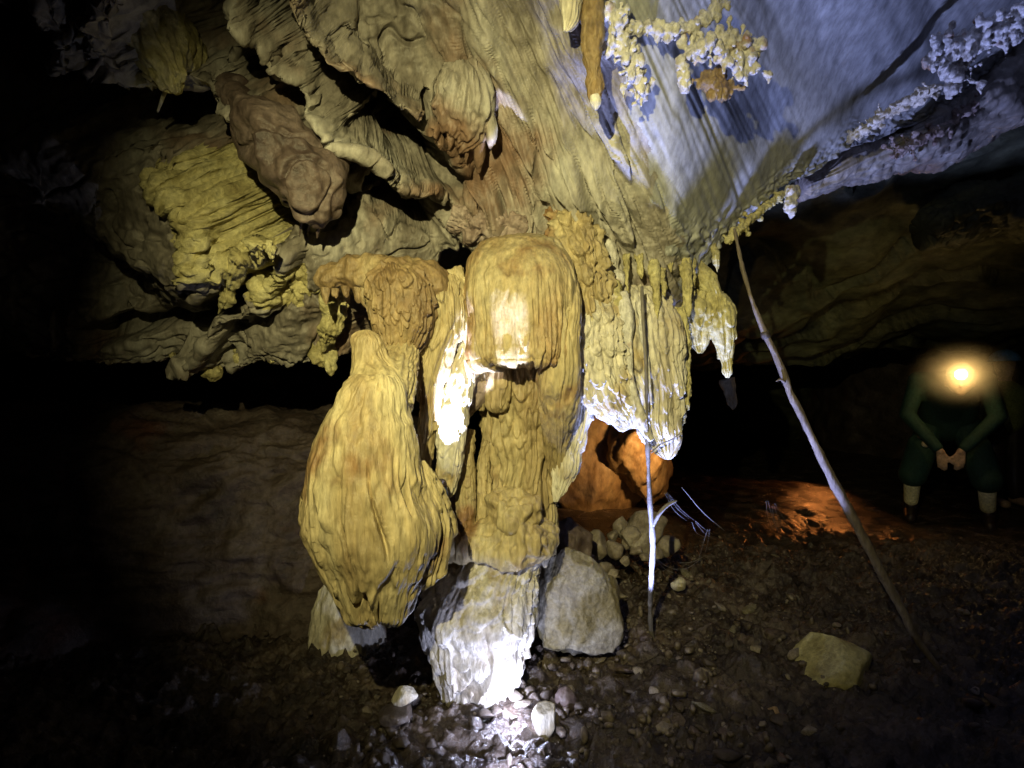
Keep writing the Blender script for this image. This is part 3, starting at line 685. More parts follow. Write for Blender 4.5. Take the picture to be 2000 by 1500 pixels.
o = sweep('rock_pendant', on_ceiling([(470, 205, 40, 2.4, -0.22), (512, 252, 90, 2.2, -0.10), (550, 290, 120, 1.9, 0.04), (584, 330, 134, 1.5, 0.15), (612, 390, 116, 1, 0.24), (618, 430, 70, 1, 0.24), (620, 446, 16, 1, 0.24)]), M['brown'], 200, 240, lambda th, s, P: 0.06 * fbm(P[..., 0] * 5, P[..., 1] * 5, P[..., 2] * 5, 3) - 0.02 * (1 - sstep(0, 0.12, np.abs(perlin(P[..., 0] * 5 + 3, P[..., 1] * 5, P[..., 2] * 5)))) + 0.006 * fbm(P[..., 0] * 16, P[..., 1] * 16, P[..., 2] * 16, 2) + 0.002 * fbm(P[..., 0] * 40, P[..., 1] * 40, P[..., 2] * 40, 2))
kids = [o]
for (x, y0, y1, w) in [(622, 425, 466, 16), (588, 430, 462, 8), (604, 432, 458, 6)]:
    kids.append(sweep('drip', on_ceiling([(x, y0, w, 1, 0.23), (x - 1, (y0 + y1) / 2, w * 0.6, 1, 0.23), (x - 3, y1, w * 0.15, 1, 0.23)]), M['brown'], 16, 20))
kids[0].name = 'body'
thing('sock_pendant', at(620, 446, 2.0), 'smooth brown sock-shaped rock pendant bulging down from the ceiling', 'pendant', kids)
# yellow pendant, upper left
o = sweep('body', on_ceiling([(250, -40, 150, 2.4, -0.12), (280, 40, 160, 2, -0.04), (310, 100, 130, 1.5, 0.06), (335, 150, 80, 0.9, 0.12), (350, 186, 20, 0.9, 0.12)]), M['crust'], 140, 140, CE(83, 0.03, 6, 0.006, 0.012))
k2 = sweep('straw', on_ceiling([(326, 168, 8, 1, 0.12), (318, 190, 7, 1, 0.12), (308, 218, 4, 1, 0.12)]), M['pale'], 14, 20)
thing('angular_pendant', at(350, 186, 1.7), 'yellowish angular pendant with a thin straw at its tip in the dim ceiling', 'pendant', [o, k2])
# teeth of the crusted left mass
M_cr = M['crust']
kids = []
for i, pts in enumerate([[(500, 470, 50, 1, 0.36), (505, 500, 26, 1, 0.35), (506, 516, 6, 1, 0.35)], [(470, 500, 44, 1, 0.35), (452, 540, 30, 1, 0.33), (438, 590, 22, 1, 0.3), (426, 614, 5, 1, 0.3)], [(400, 520, 50, 1, 0.3), (370, 550, 30, 1, 0.28), (350, 572, 10, 1, 0.28)], [(525, 470, 24, 1, 0.36), (530, 490, 16, 1, 0.36), (530, 504, 4, 1, 0.36)]]):
    kids.append(sweep('crust_tooth', on_ceiling(pts), M_cr, 60, 60, CE(87 + i, 0.02, 14, 0.006)))
thing('crust_fringe', at(480, 500, 2.2), 'row of ragged yellow crust points under the left ceiling mass', 'crust', kids)
o = sweep('rock_fin', on_ceiling([(660, 560, 60, 1, 0.1), (655, 610, 50, 1, 0.12), (640, 650, 36, 1, 0.12), (628, 690, 8, 1, 0.1)]), M_cr, 80, 80, CE(94, 0.03, 9))
tag(o, 'pale yellow pointed fin in the gap beside the neck of the bulb', 'stalactite')
o = sweep('rock_lip', on_ceiling([(880, 420, 40, 1, 0.02), (930, 440, 70, 1, 0.05), (990, 440, 70, 1, 0.05), (1050, 460, 50, 1, 0.05)]), M['tan'], 90, 100, D(96, 0.012, 4, 6, 0.014, 8, 0.08, 0.03, 12, 0.008))
tag(o, 'rough tan rock lip just above the dome', 'rock')
# teeth along the low edge
teeth = [(200, 668, 40, 22), (265, 690, 20, 20), (290, 694, 24, 22), (312, 690, 18, 16), (335, 696, 18, 20), (362, 704, 20, 20), (388, 708, 22, 22), (465, 706, 16, 14), (528, 702, 18, 14), (415, 730, 44, 26), (645, 714, 26, 34), (625, 706, 36, 18)]
for i, (x, y, w, h) in enumerate(teeth):
    d = float(ceil_d(x, y - 10)) - 0.06
    o = sweep('stalactite', [(x, y - h * 1.5, d + 0.03, w * 1.2, 1), (x, y - h * 0.4, d, w, 1), (x + 2, y + h * 0.3, d, w * 0.7, 1), (x + 1, y + h * 0.6, d, w * 0.2, 1)], M_cr, 32, 40, CE(100 + i, 0.012, 20, 0.004, 0.004))
    tag(o, 'stubby yellowish tooth along the low ceiling edge over the black void', 'stalactite', 'teeth along the low ceiling edge')
# fan of flowstone with twin drips, top centre
o1 = sweep('fan', on_ceiling([(900, 120, 60, 0.7, 0.02), (905, 170, 110, 0.7, 0.06), (905, 220, 120, 0.7, 0.08), (900, 260, 90, 0.7, 0.08), (890, 280, 50, 0.7, 0.07)]), M['ceil'], 130, 120, D(112, 0.012, 6, 2, 0.02, 13, 0.15, 0.01, 7, 0.004))
kids = [o1]
for i, (x, y0, y1, w) in enumerate([(936, 170, 338, 20), (912, 180, 318, 12), (880, 230, 292, 16), (896, 240, 280, 10), (960, 220, 290, 24)]):
    kids.append(sweep('drip', on_ceiling([(x - 8, y0, w * 1.2, 1, 0.08), (x, (y0 + y1) / 2, w, 1, 0.10), (x, y1 - 16, w * 0.9, 1, 0.11), (x - 2, y1, w * 0.3, 1, 0.11)]), M['ceil'], 32, 60, D(113 + i, 0.003, 3, 4, 0, lump=0.003, kl=15, fine=0.001)))
thing('flowstone_fan', at(936, 338, 1.9), 'small flowstone fan with twin long drips high on the ceiling', 'flowstone', kids)
# orange stalactite with white tip
k1 = sweep('shaft', [(1160, -60, 1.62, 60, 1), (1160, 20, 1.62, 48, 1), (1158, 80, 1.62, 38, 1), (1160, 140, 1.62, 36, 1), (1162, 185, 1.62, 28, 1), (1164, 200, 1.62, 20, 1)], M['flow_brown'], 60, 120, D(120, 0.004, 3, 6, 0.004, 6, 0.06, 0.010, 14, 0.003))
k2 = sweep('white_tip', [(1162, 188, 1.62, 22, 1), (1164, 204, 1.62, 20, 1), (1164, 215, 1.62, 5, 1)], M['white'], 28, 24)
thing('orange_stalactite', at(1164, 215, 1.62), 'orange-brown stalactite with a white tip among the white popcorn', 'stalactite', [k1, k2])
o = sweep('stalactite', [(1118, -60, 1.60, 50, 1), (1116, 10, 1.6, 44, 0.8), (1110, 50, 1.6, 24, 0.8), (1104, 62, 1.6, 8, 0.8)], M['pale'], 60, 60, D(121, 0.006, 3, 2, 0.008, 6, 0.1))
tag(o, 'short broad pale drapery beside the orange stalactite', 'stalactite')


def fuse(name, V, F, voxel, mat, smooth_it):
    """overlapping solids fused into one continuous surface"""
    me = mesh_from(name, V, None, F)
    tmp = bpy.data.objects.new('tmp', me); COL.objects.link(tmp)
    m = tmp.modifiers.new('r', 'REMESH'); m.mode = 'VOXEL'; m.voxel_size = voxel; m.use_smooth_shade = True
    m2 = tmp.modifiers.new('s', 'SMOOTH'); m2.iterations = smooth_it
    dg = bpy.context.evaluated_depsgraph_get(); out = bpy.data.meshes.new_from_object(tmp.evaluated_get(dg))
    bpy.data.objects.remove(tmp); bpy.data.meshes.remove(me); out.name = name
    out.materials.clear()
    return link(name, out, mat)


# coralloid clusters: one lumpy mesh each
def coral(name, pts, mat, seed, n, size, label, spread=18, tips=True):
    """knobbly crust grown along image points (px,py,depth), fused into one surface"""
    r = np.random.RandomState(seed); V0, F0 = ICO[2]; Vs = []; Fs = []; off = 0
    P = np.array([at(*p) for p in pts]); t = np.linspace(0, len(pts) - 1, 300); k_ = P[0, 1] / FPX
    Cc = np.stack([np.interp(t, range(len(pts)), P[:, k]) for k in range(3)], 1)
    def add(c, sc):
        nonlocal off
        Vs.append(V0 * sc + c); Fs.append(F0 + off); off += len(V0)
    for i in range(0, 300, 2):
        add(Cc[i] + r.normal(size=3) * 0.25 * size * k_, np.full(3, size * k_ * (0.55 + 0.3 * r.rand())))
    for i in range(n):
        c0 = Cc[r.randint(300)]; c = c0 + r.normal(size=3) * spread * k_ * np.array([1, 0.6, 0.9])
        for q in np.linspace(0, 1, 6): add(c0 + (c - c0) * q, np.full(3, size * k_ * (0.34 - 0.08 * q)))
        s_ = size * k_ * (0.16 + 0.75 * r.rand() ** 2.2); add(c, np.array([s_, s_, s_ * (1.0 + (0.9 * r.rand() if tips else 0))]))
        if tips and r.rand() < 0.4:
            L = size * k_ * (0.8 + 1.4 * r.rand())
            for q in np.linspace(0, 1, 6): add(c - np.array([0, 0, L * q]), np.full(3, s_ * (0.75 - 0.55 * q)))
    o = fuse(name, np.concatenate(Vs), np.concatenate(Fs), max(0.0035, size * k_ * 0.16), mat, 2)
    me = o.data; V = np.empty(len(me.vertices) * 3, np.float32); me.vertices.foreach_get('co', V); V = V.reshape(-1, 3)
    N = np.empty(len(me.vertices) * 3, np.float32); me.vertices.foreach_get('normal', N); N = N.reshape(-1, 3)
    f = 1.0 / (size * k_)
    V = V + N * (size * k_ * 0.34 * fbm(V[:, 0] * f + seed, V[:, 1] * f, V[:, 2] * f, 3))[:, None]
    me.vertices.foreach_set('co', V.astype(np.float32).ravel()); me.update()
    o['label'] = label; o['category'] = 'cave coral'
    return o


coral('calcite_popcorn', [(1190, 20, 1.62), (1215, 80, 1.66), (1240, 140, 1.7), (1255, 190, 1.75)], M['white'], 1, 120, 13, 'white knobbly cave coral hanging beside the orange stalactite', 15)
coral('calcite_popcorn', [(1220, 50, 1.66), (1290, 58, 1.66), (1340, 56, 1.66), (1380, 40, 1.66), (1410, 5, 1.66)], M['white'], 2, 90, 11, 'festoon of white cave coral strung between the two clusters', 9)
coral('calcite_popcorn', [(1345, 110, 1.68), (1400, 80, 1.66), (1440, 90, 1.66), (1460, 130, 1.68)], M['white'], 3, 150, 13, 'big white cave coral cluster speckled with rust spots', 19)
coral('calcite_popcorn', [(1330, 120, 1.68), (1338, 150, 1.69), (1338, 172, 1.70)], M['white'], 4, 26, 10, 'small white coral tuft pointing down at the cluster edge', 5)
coral('brown_popcorn', [(1380, 160, 1.72), (1410, 175, 1.72)], M['flow_brown'], 5, 60, 14, 'brown ball of cave coral under the white cluster', 15)
coral('calcite_popcorn', [(2010, 20, 1.95), (1950, 60, 2.0), (1890, 100, 2.05), (1850, 90, 2.05), (1870, 150, 2.1)], M['white'], 6, 220, 13, 'greenish white popcorn band along the upper slab margin', 20)
coral('calcite_popcorn', [(1830, 170, 2.2), (1740, 215, 2.35), (1660, 270, 2.45)], M['pale'], 7, 110, 9, 'thin line of pale popcorn trailing down the slab margin', 10, False)
coral('calcite_popcorn', [(1546, 368, 2.5), (1545, 395, 2.48), (1543, 408, 2.48)], M['white'], 8, 30, 10, 'single white drip hanging from the slab edge above the pole', 5)
coral('calcite_popcorn', [(1420, 470, 2.36), (1470, 425, 2.42), (1530, 378, 2.5)], M['crust'], 9, 70, 8, 'crust of yellow nodules along the slab edge where the pole leans', 7, False)
# second ledge of ceiling right, behind the slab edge
o = sweep('rock_shelf', [(1560, 372, 2.9, 60, 1.5), (1680, 320, 2.9, 80, 1.5), (1800, 280, 2.95, 110, 1.5), (1920, 210, 3.0, 150, 1.5), (2060, 110, 3.05, 200, 1.5), (2250, 20, 3.1, 240, 1.5)], M['ceil'], 130, 220, CE(130, 0.07, 3.0, 0.008, 0.02))
tag(o, 'second rock shelf stepping back behind the blue lit slab', 'rock')
coral('calcite_popcorn', [(1750, 300, 2.72), (1800, 275, 2.72), (1860, 240, 2.75), (1920, 200, 2.8), (2010, 150, 2.85)], M['tan'], 10, 130, 9, 'brownish nodules along the lower edge of the second shelf', 12, False)
o = sweep('rock_ledge', [(1800, 450, 4.0, 60, 1.5), (1880, 415, 4.0, 100, 1.5), (1980, 400, 4.0, 130, 1.5), (2120, 380, 4.0, 160, 1.5)], M['back'], 100, 120, CE(131, 0.1, 2.5, 0.01))
tag(o, 'dim green rock ledge in the rear chamber above the people', 'rock')
o = sweep('stalactite', [(1418, 740, 4.4, 30, 1), (1424, 765, 4.4, 28, 1), (1430, 790, 4.4, 16, 1), (1432, 800, 4.4, 5, 1)], M['pale'], 36, 50, CE(132, 0.02, 8))
tag(o, 'small pinkish stalactite in the dark passage behind the ochre stalactite', 'stalactite')

# ------------------------------------------------------------------ sticks
o1 = sweep('shaft', [(1434, 446, 2.33, 4.9, 1), (1445, 500, 2.33, 6.6, 1), (1460, 560, 2.33, 8.2, 1), (1478, 612, 2.32, 9.0, 1), (1496, 655, 2.32, 11.5, 1), (1520, 705, 2.32, 13.9, 1), (1545, 770, 2.32, 13.9, 1), (1584, 850, 2.32, 15.6, 1), (1620, 925, 2.32, 17.2, 1), (1668, 1015, 2.32, 18.9, 1), (1712, 1100, 2.32, 18.0, 1), (1758, 1185, 2.32, 16.4, 1), (1796, 1255, 2.32, 14.8, 1), (1836, 1310, 2.30, 9.8, 1)],
           M['wood'], 40, 420, D(140, 0.0015, 3, 6, 0, lump=0.004, kl=14, fine=0.0008))
o2 = sweep('twig_stub', [(1532, 746, 2.31, 7, 1), (1524, 741, 2.3, 5, 1), (1516, 745, 2.3, 2, 1)], M['wood'], 12, 10)
o3 = sweep('node_ring', [(1493, 648, 2.32, 15, 1), (1495, 653, 2.32, 18, 1), (1498, 660, 2.32, 16, 1)], M['stone_dark'], 24, 8)
thing('leaning_pole', at(1834, 1306, 2.3), 'long grey wooden pole leaning from the floor up to the ceiling slab', 'pole', [o1, o2, o3])
o1 = sweep('stem', [(1254, 560, 2.06, 5, 1), (1257, 640, 2.03, 6, 1), (1262, 720, 2.03, 6.5, 1), (1263, 790, 2.05, 7, 1), (1265, 860, 2.08, 8, 1), (1267, 930, 2.12, 9, 1), (1271, 1000, 2.16, 11, 1), (1275, 1060, 2.22, 11, 1), (1272, 1130, 2.34, 10, 1), (1270, 1200, 2.5, 9, 1), (1274, 1256, 2.56, 10, 1)], M['wood_pale'], 20, 200, D(141, 0.0006, 3, 6, 0, lump=0.003, kl=14, fine=0.0004))
o2 = sweep('branch', [(1275, 1026, 2.18, 8, 1), (1290, 1000, 2.16, 8, 1), (1306, 985, 2.16, 7, 1), (1322, 978, 2.16, 3, 1)], M['wood_pale'], 14, 30)
o3 = sweep('twig', [(1272, 884, 2.1, 3, 1), (1290, 868, 2.1, 3, 1), (1312, 858, 2.1, 2.5, 1), (1332, 844, 2.1, 2, 1)], M['wood_pale'], 10, 30)
thing('thin_stem', at(1274, 1256, 2.56), 'thin pale bare stem standing upright before the curtain', 'stem', [o1, o2, o3])
# cobwebs hanging by the stem
r = random.Random(5)
webs = []
for (x0, y0, x1, y1, w) in [(1330, 950, 1410, 1030, 2.0), (1355, 1020, 1385, 1050, 1.6), (1500, 980, 1520, 1040, 1.8), (1370, 1090, 1320, 1105, 2.6), (1385, 1035, 1375, 1085, 1.6), (1300, 960, 1345, 1010, 1.2), (1510, 985, 1530, 1025, 1.4), (1280, 1090, 1330, 1120, 1.4)]:
    for k in range(3):
        dx, dy = r.uniform(-10, 10), r.uniform(-8, 8)
        webs.append(sweep('strand', [(x0 + dx * 0.4, y0 + dy * 0.4, 2.5, w * 0.2, 1), ((x0 + x1) / 2 + dx, (y0 + y1) / 2 + 6 + dy, 2.52, w * 0.28, 1), (x1 + dx, y1 + dy, 2.55, w * 0.2, 1)], M['web'], 6, 14))
thing('cobweb', at(1380, 1060, 2.5), 'wispy grey cobweb strands over the debris beside the thin stem', 'cobweb', webs)

# ------------------------------------------------------------------ loose stones and gravel on the floor
protos = [rock_mesh('loose_stone', 200 + i, 2, (1, 0.85, 0.6), 9, 0.10, 0.62, False) for i in range(10)]
protos_d = [me.copy() for me in protos]
for me in protos: me.materials.append(M['stone'])
for me in protos_d: me.materials.append(M['stone_dark'])
r = random.Random(21); placed = 0
while placed < 250:
    px = r.uniform(640, 1960); py = r.uniform(1040, 1500)
    if px > 1500 and r.random() < 0.6: continue
    d = CAMZ / ((py - 750) / FPX); x = (px - 1000) / FPX * d
    if 820 < px < 1200 and 1050 < py < 1330: continue
    size = 0.009 + 0.034 * r.random() ** 3
    me = (protos if r.random() < 0.3 else protos_d)[r.randrange(10)]
    o = link('loose_stone', me, None, None, 'small loose stone scattered on the muddy cave floor', 'stone', 'loose stones on the cave floor')
    o.scale = (size * r.uniform(0.8, 1.3), size * r.uniform(0.8, 1.3), size * r.uniform(0.7, 1.2)); o.rotation_euler = (r.uniform(-0.4, 0.4), r.uniform(-0.4, 0.4), r.uniform(0, 6.3))
    o.location = (x, d, float(floor_z(x, d)) + size * 0.18 + 0.012)
    placed += 1
med = [rock_mesh('broken_stone', 300 + i, 4, (1, 0.85, 0.62), 13, 0.10, 0.6) for i in range(8)]
for i, me in enumerate(med): me.materials.append(M[('stone', 'brown', 'stone_dark', 'boulder')[i % 4]])
for k in range(46):
    px = r.uniform(1150, 1640); py = r.uniform(1060, 1330) if k < 32 else r.uniform(1330, 1480)
    if k >= 32: px = r.uniform(860, 1420)
    d = CAMZ / ((py - 750) / FPX); x = (px - 1000) / FPX * d; size = 0.022 + 0.035 * r.random() ** 2
    o = link('broken_stone', med[k % 8], None, None, 'half-buried angular broken stone in the mud around the formation', 'stone', 'broken stones half buried in the mud')
    o.scale = (size * r.uniform(0.8, 1.5), size * r.uniform(0.8, 1.3), size * r.uniform(0.6, 1.2)); o.rotation_euler = (r.uniform(-0.5, 0.5), r.uniform(-0.5, 0.5), r.uniform(0, 6.3))
    o.location = (x, d, float(floor_z(x, d)) + size * 0.22 + 0.01)
# gravel: nobody could count it
rs = np.random.RandomState(9); V0, F0 = ICO[2]
import bmesh
_bm = bmesh.new(); bmesh.ops.create_icosphere(_bm, subdivisions=1, radius=1.0)
V1 = np.array([v.co[:] for v in _bm.verts]); F1 = np.array([[v.index for v in f.verts] for f in _bm.faces]); _bm.free()
n = 2600
gy = 1.5 + 2.6 * rs.rand(n) ** 1.5; gx = rs.normal(size=n) * 0.55 + 0.25 + 0.2 * (gy - 1.5)
keep = (perlin(gx * 3, gy * 3, 7.7) > -0.05); gx = gx[keep]; gy = gy[keep]; n = len(gx)
gz = floor_z(gx, gy); sz = 0.0025 + 0.018 * rs.rand(n) ** 4
A = rs.rand(n, 1, 3) * 1.1 + 0.5
Vg = V1[None] * (1 + 0.35 * rs.normal(size=(n, len(V1), 1)).clip(-1.5, 1.5) * 0.6) * A * sz[:, None, None]
Vg = Vg + np.stack([gx, gy, gz + sz * 0.3 + 0.012 + 0.014 * rs.rand(n)], 1)[:, None, :]
Fg = (F1[None] + (np.arange(n) * len(V1))[:, None, None]).reshape(-1, 3)
link('gravel', mesh_from('gravel', Vg, None, Fg, False), M['gravel'], None, 'fine damp gravel strewn over the cave floor', 'gravel', None, 'stuff')


# ------------------------------------------------------------------ people
def capsules(name, caps, voxel, mat, smooth_it=4):
    """one continuous surface from tapered capsules (a, b, ra, rb)"""
    V0, F0 = ICO[3]; Vs = []; Fs = []; off = 0
    for a, b, ra, rb in caps:
        a = np.array(a, float); b = np.array(b, float); n = max(2, int(np.linalg.norm(b - a) / (0.35 * min(ra, rb))) + 1)
        for k in range(n):
            t = k / (n - 1); Vs.append(V0 * (ra + (rb - ra) * t) + a + (b - a) * t); Fs.append(F0 + off); off += len(V0)
    return fuse(name, np.concatenate(Vs), np.concatenate(Fs), voxel, mat, smooth_it)


M['skin'] = mat_plain('skin', (0.50, 0.34, 0.24), 0.5)
M['cloth_green'] = mat_plain('dark_green_cloth', (0.020, 0.055, 0.045), 0.8)
M['cloth_lime'] = mat_plain('yellow_green_cloth', (0.25, 0.28, 0.08), 0.8)
M['boot'] = mat_plain('dark_boot', (0.03, 0.02, 0.02), 0.35)
M['sock'] = mat_plain('pale_sock', (0.80, 0.74, 0.50), 0.8)
M['hat'] = mat_plain('blue_helmet', (0.10, 0.30, 0.60), 0.35)
M['hair'] = mat_plain('dark_hair', (0.02, 0.015, 0.012), 0.6)
M['pad'] = mat_plain('pale_buckle', (0.45, 0.42, 0.33), 0.6)
M['lens'] = mat_plain('headlamp_lens', (0.9, 0.8, 0.6), 0.3, 0.3, (1.0, 0.66, 0.25), 90.0)


def fingers(w, side, down, s=1.0):
    """palm and five unequal, slightly curled fingers from wrist w; side = towards the thumb, down = finger direction"""
    w = np.array(w); side = np.array(side, float); down = np.array(down, float); fr = np.array([0, -1.0, 0])
    caps = []
    for i in range(4):
        k = w + side * (0.028 - 0.019 * i) * s + down * 0.085 * s
        L = [0.070, 0.078, 0.072, 0.056][i] * s
        caps.append((w + side * (0.016 - 0.011 * i) * s, k, 0.016 * s, 0.011 * s))
        m = k + down * L * 0.5 - fr * 0.006; caps.append((k, m, 0.0095 * s, 0.0088 * s)); caps.append((m, m + down * L * 0.45 - fr * 0.02, 0.0088 * s, 0.0072 * s))
    t0 = w + side * 0.02 * s + down * 0.02 * s; t1 = t0 + side * 0.035 * s + down * 0.035 * s + fr * 0.01; caps += [(t0, t1, 0.014 * s, 0.011 * s), (t1, t1 + down * 0.035 * s + side * 0.008, 0.0105 * s, 0.0085 * s)]
    return caps


def build_person(px_l, px_r, d, label):
    """adult facing the camera, leaning forward with the head lowered and a hand between the knees"""
    xl = (px_l - 1000) / FPX * d; xr = (px_r - 1000) / FPX * d; cx = (xl + xr) / 2; z0 = float(floor_z(cx, d)) + 0.0
    def p(x, y, z): return (cx + x, d + y, z0 + z)
    hw = (xr - xl) / 2
    fl, fr_ = p(-hw, 0, 0.0), p(hw, 0, 0.0)
    kn = [p(-hw * 0.92, -0.10, 0.50), p(hw * 0.92, -0.10, 0.50)]
    hip = [p(-0.11, 0.10, 0.86), p(0.11, 0.10, 0.86)]
    ank = [p(-hw, 0.02, 0.09), p(hw, 0.02, 0.09)]
    chest = p(0.0, -0.20, 1.18); waist = p(0, 0.04, 0.98); neck = p(0.03, -0.34, 1.24); head = p(0.06, -0.46, 1.24)
    shl = [p(-0.21, -0.22, 1.25), p(0.23, -0.22, 1.25)]
    elb = [p(-0.29, -0.24, 0.96), p(0.31, -0.24, 0.96)]
    wri = [p(-0.06, -0.34, 0.66), p(0.07, -0.34, 0.67)]
    skin = []
    for i in (0, 1):
        skin += [(hip[i], kn[i], 0.085, 0.058), (kn[i], (np.array(kn[i]) * 0.55 + np.array(ank[i]) * 0.45), 0.056, 0.058), ((np.array(kn[i]) * 0.55 + np.array(ank[i]) * 0.45), ank[i], 0.058, 0.038), (ank[i], tuple(np.array(ank[i]) + (0, -0.14, -0.04)), 0.04, 0.035)]
        skin += [(shl[i], elb[i], 0.05, 0.04), (elb[i], wri[i], 0.042, 0.028)]
        skin += fingers(wri[i], (1 if i == 0 else -1, 0, 0), (0.1 * (1 - 2 * i), -0.12, -0.98))
    skin += [(waist, chest, 0.13, 0.14), (hip[0], hip[1], 0.11, 0.11), (waist, p(0, 0.1, 0.88), 0.12, 0.12), (shl[0], shl[1], 0.06, 0.06), (chest, neck, 0.09, 0.055), (neck, head, 0.055, 0.06)]
    hd = np.array(head)
    skin += [(hd + (0, 0.02, 0.05), hd + (0, 0, -0.02), 0.088, 0.078), (hd + (0, -0.02, -0.03), hd + (0, -0.045, -0.075), 0.06, 0.038), (hd + (0, -0.08, 0.005), hd + (0, -0.10, -0.025), 0.012, 0.016),
             (hd + (-0.085, 0.02, 0.0), hd + (-0.088, 0.025, -0.03), 0.016, 0.012), (hd + (0.085, 0.02, 0.0), hd + (0.088, 0.025, -0.03), 0.016, 0.012)]
    body = capsules('body', skin, 0.009, M['skin'], 2)
    sh = []
    for i in (0, 1): sh += [(shl[i], elb[i], 0.075, 0.062), (elb[i], tuple(np.array(elb[i]) * 0.12 + np.array(wri[i]) * 0.88), 0.06, 0.046)]
    sh += [(p(0, 0.1, 0.86), waist, 0.15, 0.145), (waist, chest, 0.145, 0.165), (p(-0.09, 0.05, 0.95), p(-0.11, -0.18, 1.2), 0.12, 0.12), (p(0.09, 0.05, 0.95), p(0.11, -0.18, 1.2), 0.12, 0.12), (shl[0], shl[1], 0.085, 0.085)]
    shirt = capsules('shirt', sh, 0.014, M['cloth_green'], 3)
    so = []
    for i in (0, 1): so += [(hip[i], tuple(np.array(kn[i]) * 0.5 + np.array(hip[i]) * 0.5), 0.115, 0.105), (tuple(np.array(kn[i]) * 0.5 + np.array(hip[i]) * 0.5), tuple(np.array(kn[i]) * 0.8 + np.array(ank[i]) * 0.2), 0.118, 0.112)]
    so += [(hip[0], hip[1], 0.13, 0.13)]
    shorts = capsules('shorts', so, 0.014, M['cloth_green'], 3)
    kids = [body, shirt, shorts]
    for i in (0, 1):
        a = np.array(ank[i])
        kids.append(capsules('sock', [(tuple(np.array(kn[i]) * 0.62 + a * 0.38), tuple(np.array(kn[i]) * 0.22 + a * 0.78), 0.066, 0.056)], 0.010, M['sock'], 2))
        kids.append(capsules('boot', [(tuple(a + (0, 0, 0.10)), tuple(a + (0, 0, -0.03)), 0.06, 0.055), (tuple(a + (0, 0.03, -0.045)), tuple(a + (0, -0.17, -0.05)), 0.045, 0.045), (tuple(a + (0, -0.05, -0.02)), tuple(a + (0, -0.15, -0.045)), 0.05, 0.042)], 0.010, M['boot'], 2))
    kids.append(capsules('hair', [(tuple(hd + (0, 0.035, 0.07)), tuple(hd + (0, 0.06, 0.0)), 0.09, 0.075)], 0.01, M['hair'], 2))
    # headlamp on the lowered forehead
    lp = hd + (0.0, -0.10, 0.06)
    V, F = ICO[3]
    hb = link('headlamp', mesh_from('headlamp', V * (0.044, 0.022, 0.043) + lp, None, F), M['boot'])
    lens = link('lens', mesh_from('lens', V * (0.040, 0.012, 0.040) + lp + (0, -0.017, 0), None, F), M['lens'])
    band = capsules('strap', [(tuple(hd + (0.092 * math.cos(k / 10 * 6.283), 0.012 + 0.10 * math.sin(k / 10 * 6.283), 0.062)), tuple(hd + (0.092 * math.cos((k + 1) / 10 * 6.283), 0.012 + 0.10 * math.sin((k + 1) / 10 * 6.283), 0.062)), 0.009, 0.009) for k in range(10)], 0.007, M['boot'], 1)
    kids += [hb, band]
    for (x, y, z) in [(-0.22, -0.12, 0.86), (-0.19, -0.12, 0.77), (-0.16, -0.13, 0.70)]:
        q = np.array(p(x, y, z)); kids.append(link('buckle', mesh_from('buckle', V * (0.032, 0.018, 0.03) + q, None, F), M['pad']))
    t = thing('person', p(0, 0, 0), label, 'person', kids)
    adopt(hb, lens)
    a = -math.atan2(cx, d) * 0.95; t.rotation_euler = (0, 0, a)
    v = lp - np.array([cx, d, 0]); lp = np.array([cx + v[0] * math.cos(a) - v[1] * math.sin(a), d + v[0] * math.sin(a) + v[1] * math.cos(a), lp[2]])
    return t, lp + 0.11 * np.array([math.sin(a), -math.cos(a), 0])


pers, LP = build_person(1792, 1912, 4.9, 'person in dark green shirt and shorts leaning forward with a lit headlamp')
lamp('person_headlamp', 'POINT', tuple(LP), 4.5, WRM, radius=0.02)


